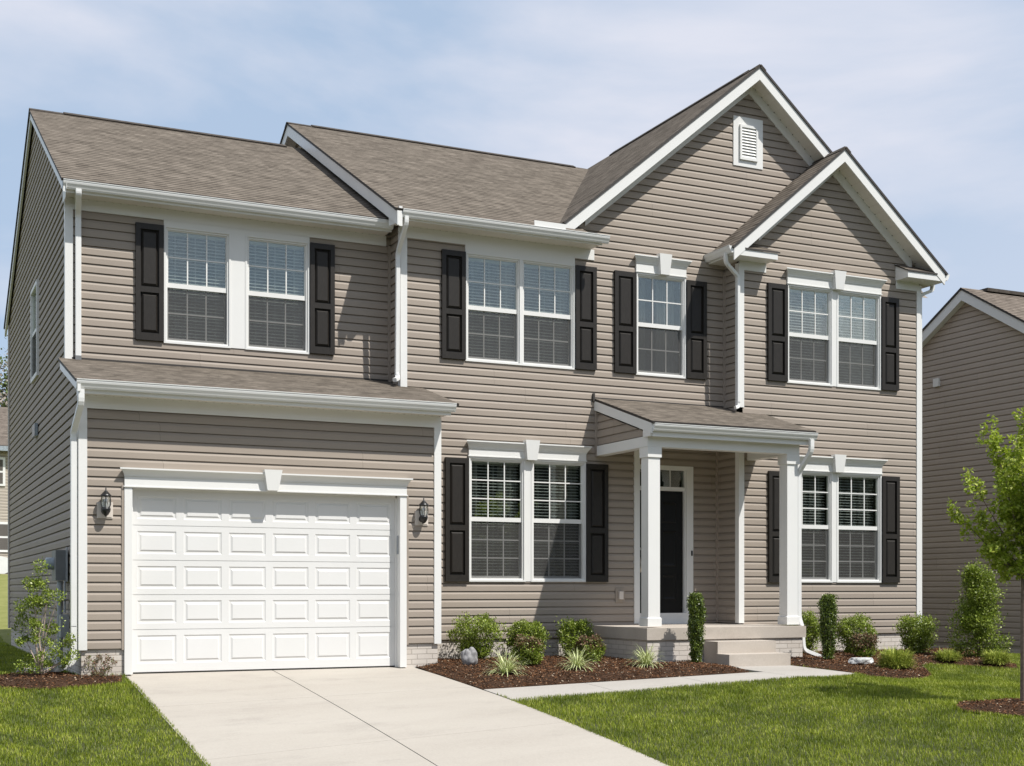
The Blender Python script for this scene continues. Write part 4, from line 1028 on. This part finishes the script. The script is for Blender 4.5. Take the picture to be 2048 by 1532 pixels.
# ------------------------------------------------------------------ plants
def stems(base, ends, r0, mat, parent, nm='stem', mid=.35):
    m = MB()
    for e in ends:
        b = Vector(base)+Vector((rnd.uniform(-.02, .02), rnd.uniform(-.02, .02), 0)); e = Vector(e)
        c = b.lerp(e, .5)+Vector((rnd.uniform(-1, 1), rnd.uniform(-1, 1), rnd.uniform(-.2, .8)))*(e-b).length*.08
        m.tube([b, b.lerp(c, .6), c, e], [r0, r0*.8, r0*.55, r0*.25], 6)
    return part(m, nm, mat, parent, True)
def clumps(shape, n, spread, rng):
    """shape(v)->(radius factor); returns clump centres in unit space (x,y in -1..1, z 0..1)"""
    out = []
    while len(out) < n:
        a = rng.rand()*6.283; zz = rng.rand(); r = shape(zz)*(rng.rand()**.45); out.append((r*math.cos(a), r*math.sin(a), zz))
    return np.array(out)
def shrub(name, label, cat, x, y, w, h, shape, mat, n=9000, leaf=(.022, .036), group=None, ncl=60, cs=.16, stem='bark', z=None, extra=None, up=.4, aspect=.62, seed=0, sr=.010, red=0, fill=.3):
    rng = np.random.RandomState(seed+int(abs(x)*1000)); z = bed_z(x, y)-.01 if z is None else z
    T = thing(name, label, cat, (x, y, z), group)
    C = clumps(shape, ncl, 0, rng); R = rng.uniform(.6, 1.25, ncl)
    idx = rng.randint(0, ncl, n); off = rng.randn(n, 3); off = unit(off)*(np.abs(rng.randn(n, 1))*.35+.65)
    S3 = np.array([w/2, w/2, h]); ctr = C*S3
    ctr[:, 2] = np.maximum(ctr[:, 2], h*.06)
    P = ctr[idx]+off*(R[idx, None]*cs*min(w, h)*np.array([1, 1, .9]))
    nf = int(n*fill); zz = rng.rand(nf)**.9; aa = rng.rand(nf)*6.283; rr = np.array([shape(q) for q in zz])*(rng.rand(nf)**.35)*(.86+.14*np.sin(aa*3+zz*14))
    P[:nf] = np.stack([rr*np.cos(aa)*w/2, rr*np.sin(aa)*w/2, zz*h], 1)+rng.randn(nf, 3)*.012
    P[:, 2] = np.maximum(P[:, 2], .02)
    D = unit(off+rng.randn(n, 3)*.7+np.array([0, 0, up])); U = unit(rng.randn(n, 3)*.6+np.array([0, 0, 1.]))
    ln = rng.uniform(leaf[0], leaf[1], n)*(1+0*P[:, 0]); V, F = leafquads(P, D, U, ln, ln*aspect)
    if red:
        top = (P[:, 2]/h+rng.randn(n)*.16) > (1-red); f4 = V.reshape(-1, 4, 3); a, b = f4[~top], f4[top]
        o = numpy_mesh('foliage', a.reshape(-1, 3), np.arange(len(a)*4).reshape(-1, 4), mat); o.parent = T
        o = numpy_mesh('reddish_tips', b.reshape(-1, 3), np.arange(len(b)*4).reshape(-1, 4), 'leafred'); o.parent = T
    else:
        o = numpy_mesh('foliage', V, F, mat); o.parent = T
    k = rng.permutation(ncl)[:14]; stems((0, 0, -.02), [tuple(c*.92) for c in ctr[k]], sr, stem, T)
    return T
ball = lambda z: math.sqrt(max(0, 1-((z-.52)/.52)**2))*.86+.05
vase = lambda z: .35+.6*math.sin(min(1, z*1.15)*math.pi*.62)
broad = lambda z: .9*math.sqrt(max(0, 1-((z-.62)/.5)**2)) if z > .12 else .4
coln = lambda z: lerp(z, [(0, .45), (.25, .75), (.6, .95), (.9, .9), (1, .6)])
cone = lambda z: lerp(z, [(0, .75), (.2, 1.0), (.38, .85), (.5, .52), (.58, .40), (.70, .55), (.86, .5), (1, .22)])
gB = 'rounded green shrubs along the foundation'
shrub('shrub', 'leafy green shrub behind the grey rock at the left end of the main bed', 'shrub', 5.33, 0.42, 0.74, 0.6, vase, 'leaf', 9500, group=gB, seed=1, ncl=60, cs=.16)
shrub('shrub', 'green shrub against the wall, middle one of the back row in the main bed', 'shrub', 6.16, 0.5, 0.62, 0.5, broad, 'leaf', 9500, group=gB, seed=2)
shrub('shrub', 'low round shrub with reddish tips in front, left of the two in the main bed', 'low shrub', 5.66, -0.58, 0.48, 0.36, ball, 'leaf', 7500, seed=3, red=.30, group='low red-tipped shrubs')
shrub('shrub', 'green shrub against the wall in the main bed, nearest the porch slab', 'shrub', 6.93, 0.5, 0.6, 0.5, broad, 'leaf', 9500, group=gB, seed=4)
shrub('shrub', 'low round red-tipped shrub beside the porch brick base', 'low shrub', 6.7, -0.36, 0.44, 0.33, ball, 'leaf', 7000, seed=5, red=.35, group='low red-tipped shrubs')
gC = 'narrow columnar evergreens flanking the porch'
shrub('columnar_evergreen', 'narrow dark columnar evergreen left of the concrete steps', 'columnar shrub', 7.98, -1.05, 0.25, 0.94, coln, 'holly', 15000, (.018, .030), gC, 60, .20, fill=.85, seed=6, up=1.5)
shrub('columnar_evergreen', 'narrow dark columnar evergreen right of the porch column', 'columnar shrub', 10.1, -1.22, 0.27, 0.92, coln, 'holly', 15000, (.018, .030), gC, 60, .20, fill=.85, seed=7, up=1.5)
shrub('shrub', 'green shrub close behind the right columnar evergreen', 'shrub', 10.6, -0.0, 0.64, 0.58, broad, 'leaf', 9500, group=gB, seed=8)
shrub('shrub', 'green shrub under the lower right window, behind the flat pale rock', 'shrub', 11.45, -0.2, 0.64, 0.54, broad, 'leaf', 9500, group=gB, seed=9)
shrub('shrub', 'small reddish twiggy shrub below the lower right window', 'low shrub', 11.02, -0.92, 0.46, 0.34, ball, 'leaf', 5500, seed=10, red=.55, group='low red-tipped shrubs')
shrub('shrub', 'green shrub at the right front corner of the house', 'shrub', 12.4, -0.5, 0.6, 0.54, vase, 'leaf', 9500, group=gB, seed=11)
shrub('pyramidal_shrub', 'tall irregular pyramid-shaped green shrub against the neighbouring wall', 'tall shrub', 12.75, -1.42, .80, 1.3, cone, 'leaf', 24000, (.024, .042), None, 42, .19, fill=.04, seed=12)
shrub('twiggy_shrub', 'tiny sparse reddish shrub left of the garage door', 'small shrub', .20, -.17, .42, .26, vase, 'leafred', 1500, (.014, .026), None, 30, .12, 'palebark', seed=13, sr=.005)
# left open shrub with pale branches
shrub('tall_shrub', 'tall open shrub with pale branches by the left corner downspout', 'tall shrub', -.42, -.02, .80, 1.28, lambda z: (.95 if z < .35 else .95-.95*(z-.35)/.65*.85), 'leaf', 7000, (.020, .036), None, 46, .085, 'palebark', seed=14, sr=.014, fill=.05)
# golden mounds: fine arching blades
def mound_plant(name, label, x, y, w, h, mat, n, L_, wd, group, seed, varieg=False, droop=.5):
    rng = np.random.RandomState(seed); z = bed_z(x, y)-.01; T = thing(name, label, 'ornamental grass' if varieg else 'golden shrub', (x, y, z), group)
    V = []; F = []; UV = []; k = 0
    for i in range(n):
        a = rng.rand()*6.283; el = rng.uniform(.15, 1.45) if not varieg else rng.uniform(.12, 1.40)
        r0 = rng.rand()**.5*(.10 if varieg else .30)*w; b = np.array([math.cos(a+rng.randn()*.3)*r0, math.sin(a+rng.randn()*.3)*r0, 0.02 if varieg else rng.uniform(.0, h*.5)*(1 if i % 2 else .35)])
        d = np.array([math.cos(a)*math.cos(el), math.sin(a)*math.cos(el), math.sin(el)]); s = np.array([-math.sin(a), math.cos(a), 0])
        L0 = L_*rng.uniform(.65, 1.1); seg = 5; p = b.copy(); st = L0/seg; w0 = wd*rng.uniform(.7, 1.2)
        for j in range(seg+1):
            ww = w0*(1-(j/seg)**2*.92); V += [p-s*ww/2, p+s*ww/2]
            if j < seg:
                F.append((k, k+1, k+3, k+2)); UV += [(0, 0), (1, 0), (1, 1), (0, 1)]
            k += 2; p = p+d*st; d = d+np.array([0, 0, -droop*(1.6*(j+1)/seg)]); d /= np.linalg.norm(d)
    o = numpy_mesh('blades' if varieg else 'foliage', np.array(V), np.array(F), mat, np.array(UV)); o.parent = T
    return T
gS = 'variegated spiky grass clumps in the main bed'
mound_plant('ornamental_grass', 'variegated spiky grass clump right of the grey rock, leftmost of three', 4.93, -1.42, 0.42, 0.3, 'varieg', 190, .36, .012, gS, 1, True, .42)
mound_plant('ornamental_grass', 'variegated spiky grass clump in the middle of three in the main bed', 6.02, -1.26, 0.42, 0.3, 'varieg', 175, .34, .012, gS, 2, True, .42)
mound_plant('ornamental_grass', 'variegated spiky grass clump in front of the porch brick base', 7.05, -1.28, 0.42, 0.3, 'varieg', 180, .34, .012, gS, 3, True, .42)
gG = 'golden feathery shrubs in the right bed'
mound_plant('golden_shrub', 'largest golden green feathery shrub next to the flat pale rock', 10.1, -2.62, 0.62, 0.38, 'gold', 3600, .13, .010, gG, 4, False, .25)
mound_plant('golden_shrub', 'low golden shrub just left of the tall pyramid-shaped shrub', 11.92, -1.66, 0.46, 0.18, 'gold', 1500, .12, .010, gG, 5, False, .25)
mound_plant('golden_shrub', 'low golden shrub at the far right tip of the bed', 12.22, -2.3, 0.48, 0.24, 'gold', 1800, .13, .010, gG, 6, False, .25)

# rocks
def rock(name, label, x, y, sx, sy, sz, mat, seed, flat=False):
    rng = random.Random(seed); bm = bmesh.new(); bmesh.ops.create_icosphere(bm, subdivisions=4, radius=1)
    from mathutils import noise as mn
    for v in bm.verts:
        n = v.co.normalized(); k = 1+.22*mn.noise(n*1.7+Vector((seed, 0, 0)))+.07*mn.noise(n*5+Vector((seed, 3, 0)))
        if not flat: k *= 1-.42*math.exp(-((n.x+.05)/.17)**2)*max(0, n.z)**.6
        c = n*k
        if flat: c.z = max(-.6, min(.6, c.z*1.4+.12*c.x)); 
        v.co = Vector((c.x*sx/2, c.y*sy/2, c.z*sz/2))
    me = bpy.data.meshes.new(name); bm.to_mesh(me); bm.free()
    for p in me.polygons: p.use_smooth = not flat
    me.materials.append(M[mat]); o = bpy.data.objects.new(name, me); COL.objects.link(o); o.location = (x, y, bed_z(x, y)+sz*.40)
    return tag(o, label, 'rock')
rock('rock', 'upright grey rock with a notched top at the left end of the main bed', 4.86, -.42, .24, .18, .26, 'rock', 3)
rock('rock', 'flat pale grey rock left of the large golden shrub', 10.02, -2.02, .38, .24, .13, 'rockw', 9, True)

# street tree
def tree():
    bx, by = 9.065, -5.78; z = bed_z(bx, by)
    T = thing('young_tree', 'slim young tree with light green leaves in a round mulch bed at the right edge', 'tree', (bx, by, z))
    rng = np.random.RandomState(11)
    m = MB(); top = Vector((.10, .0, 3.0)); m.tube([(0, 0, -.05), (0, 0, .9), (.02, .01, 1.6), (.06, 0, 2.3), top], [.031, .027, .022, .014, .006], 10)
    R = Vector((math.cos(YAW), -math.sin(YAW), 0))     # picture right, only used to aim branches
    br = []
    spec = [(1.35, -.72, 2.05, 0.0), (1.45, -.40, 2.0, .25), (1.5, -.58, 2.38, -.1), (1.6, -.30, 2.35, -.3), (1.75, -.28, 2.72, .1), (1.9, -.34, 2.92, .05), (2.0, -.12, 2.75, -.25), (2.2, .02, 3.08, 0), (1.35, -.40, 1.62, -.2), (1.3, -.22, 1.75, .35)]
    for zz, rx, ze, ry in spec: br.append((zz, R*rx+Vector((.42*ry, .9*ry, 0)), ze))
    for k in range(16):
        a = rng.uniform(-1.6, 1.9); br.append((rng.uniform(1.3, 2.2), R*abs(math.cos(a))*rng.uniform(.2, .75)+Vector((math.sin(YAW), math.cos(YAW), 0))*math.sin(a)*.55, rng.uniform(1.9, 3.0)))
    P = []; 
    for zz, off, ze in br:
        b = Vector((.02, 0, zz)); e = Vector((off.x, off.y, ze)); c = b.lerp(e, .5)+Vector((0, 0, -.10))
        pts = []
        for t in (0, .25, .5, .75, 1): pts.append(b*(1-t)**2+c*2*t*(1-t)+e*t*t)
        m.tube(pts, [.010, .008, .006, .004, .002], 6)
        for t in np.linspace(.25, 1.04, 13):
            q = b*(1-t)**2+c*2*t*(1-t)+e*t*t; s = .075*(1.15-.45*t)
            for _ in range(3): P.append((q.x+rng.randn()*s, q.y+rng.randn()*s, q.z+rng.randn()*s*.9))
    m.tube([(0, 0, .8), (.0, .0, .9)], .03, 6)
    part(m, 'trunk', 'bark', T, True)
    P = np.array(P); n = 21000; i = rng.randint(0, len(P), n); off = rng.randn(n, 3)*.026
    C = P[i]+off; a = rng.rand(n)*6.283
    D = unit(np.stack([np.cos(a)*.8, np.sin(a)*.8, rng.randn(n)*.25-.55], 1)); U = unit(rng.randn(n, 3)*.5+np.array([0, 0, 1.]))
    ln = rng.uniform(.034, .062, n); V, F = leafquads(C, D, U, ln, ln*.55)
    o = numpy_mesh('foliage', V, F, 'maple'); o.parent = T
tree()
def fartree(name, label, x, y, h, r, mat, n, seed, leaf=.16, kind=None):
    rng = np.random.RandomState(seed); z = gz(x, y); T = thing(name, label, 'tree', (x, y, z))
    m = MB(); m.tube([(0, 0, -.2), (0, 0, h*.4), (0, 0, h*.75)], [.22, .16, .06], 8)
    ncl = 60; C = unit(rng.randn(ncl, 3))*(rng.rand(ncl, 1)**.4)*np.array([r, r, h*.36])+np.array([0, 0, h*.62])
    for k in range(10): m.tube([(0, 0, h*.35), tuple(C[k])], [.07, .02], 5)
    part(m, 'trunk', 'bark', T, True)
    i = rng.randint(0, ncl, n); P = C[i]+rng.randn(n, 3)*r*.16; D = unit(rng.randn(n, 3)); U = unit(rng.randn(n, 3)); ln = rng.uniform(.6, 1.3, n)*leaf
    V, F = leafquads(P, D, U, ln, ln*.7); o = numpy_mesh('crown', V, F, mat); o.parent = T
fartree('blossoming_tree', 'blossoming tree rising above the distant roof at the left edge', 2.0, 52, 11.6, 3.8, 'blossom', 26000, 21, .20)
# wood across the street (behind the viewer, seen only mirrored in the lower windows)
rng = np.random.RandomState(31); n = 60000; X = rng.uniform(-50, 110, n); hmax = 13.2+1.6*np.sin(X*.35)+1.2*np.sin(X*.93+1)
Z = -1.5+rng.rand(n)**.8*hmax; Yv = -66+rng.randn(n)*2.2; D = unit(rng.randn(n, 3)); U = unit(rng.randn(n, 3)); ln = rng.uniform(.7, 1.5, n)
V, F = leafquads(np.stack([X, Yv, Z], 1), D, U, ln, ln*.8); o = numpy_mesh('woodland', V, F, 'farleaf'); tag(o, 'dark wood across the street', 'trees', None, 'stuff')

# ------------------------------------------------------------------ grass
HOUSEP = [(0, 0), (XG, 0), (XG, YM), (XB, YM), (XB, YB), (XR, YB), (XR, 11.4), (0, 11.4)]
def lawn_ok(x, y):
    if .53 < x < 4.25 and y < .3: return False
    if y > -3.3 and x > 4 and inpoly(x, y, WALK): return False
    for P, h, _ in BEDS:
        if inpoly(x, y, P): return False
    if y > -.8 and (inpoly(x, y, HOUSEP) or (7.4 < x < 10.15 and y > -.7)): return False
    if x > 17.5 and y > -.3: return False
    return True
pts = []
def scatter(x0, x1, y0, y1, dens):
    n = int((x1-x0)*(y1-y0)*dens)
    for _ in range(n):
        x = rnd.uniform(x0, x1); y = rnd.uniform(y0, y1)
        # keep what a camera near the photograph's can see
        dx, dy = x-CAM.x, y-CAM.y; u = (dx*math.cos(YAW)-dy*math.sin(YAW))/(dx*math.sin(YAW)+dy*math.cos(YAW)+1e-6)
        if u < -.44 or u > .46: continue
        if lawn_ok(x, y): pts.append((x, y))
scatter(-2.6, .56, -6.2, .4, 4200); scatter(-4.5, .0, .4, 12.5, 1500); scatter(4.2, 11, -9.2, -2.6, 3900); scatter(9, 18, -5, 3.5, 2300)
# fringe along the paving edges
for _ in range(2600):
    k = rnd.random()
    if k < .35: pts.append((.535+abs(rnd.gauss(0, .012)), rnd.uniform(-6, -.5)))
    elif k < .6: pts.append((4.25-abs(rnd.gauss(0, .010)), rnd.uniform(-9, -3.05)))
    else:
        x = rnd.uniform(4.3, 9.2); pts.append((x, (-3.02 if x < 8.7 else -2.98+.2*(x-8.7))+abs(rnd.gauss(0, .02))))
A = np.array(pts); n = len(A); Zg = np.array([gz(x, y) for x, y in pts])-.008
a = rs.rand(n)*6.283; patch = .5+.5*np.sin(A[:, 0]*2.3+1.7*np.sin(A[:, 1]*1.9))*np.sin(A[:, 1]*2.9+1.3*np.sin(A[:, 0]*1.4))
hgt = (.025+.019*rs.rand(n))*(.85+.4*patch); wd = rs.uniform(.0035, .0065, n); lean = np.abs(rs.randn(n))*.45+.1
B = np.stack([A[:, 0], A[:, 1], Zg], 1); s = np.stack([-np.sin(a), np.cos(a), 0*a], 1); d = np.stack([np.cos(a), np.sin(a), 0*a], 1); up = np.array([0, 0, 1.])
V = np.empty((n, 5, 3)); w2 = (wd/2)[:, None]; h_ = hgt[:, None]; l_ = lean[:, None]
V[:, 0] = B-s*w2; V[:, 1] = B+s*w2
Mid = B+up*h_*.6+d*h_*l_*.3; V[:, 2] = Mid+s*w2*.8; V[:, 3] = Mid-s*w2*.8; V[:, 4] = B+up*h_+d*h_*l_
k = np.arange(n)*5
F = np.empty((n*3, 3), int); F[0::3] = np.stack([k, k+1, k+2], 1); F[1::3] = np.stack([k, k+2, k+3], 1); F[2::3] = np.stack([k+3, k+2, k+4], 1)
o = numpy_mesh('grass', V.reshape(-1, 3), F, 'grass'); tag(o, 'short green lawn grass', 'grass', None, 'stuff')
# tall weeds far left on the slope
sc.render.engine = 'CYCLES'
sc.cycles.max_bounces = 8; sc.cycles.transparent_max_bounces = 16
print('blades', n)
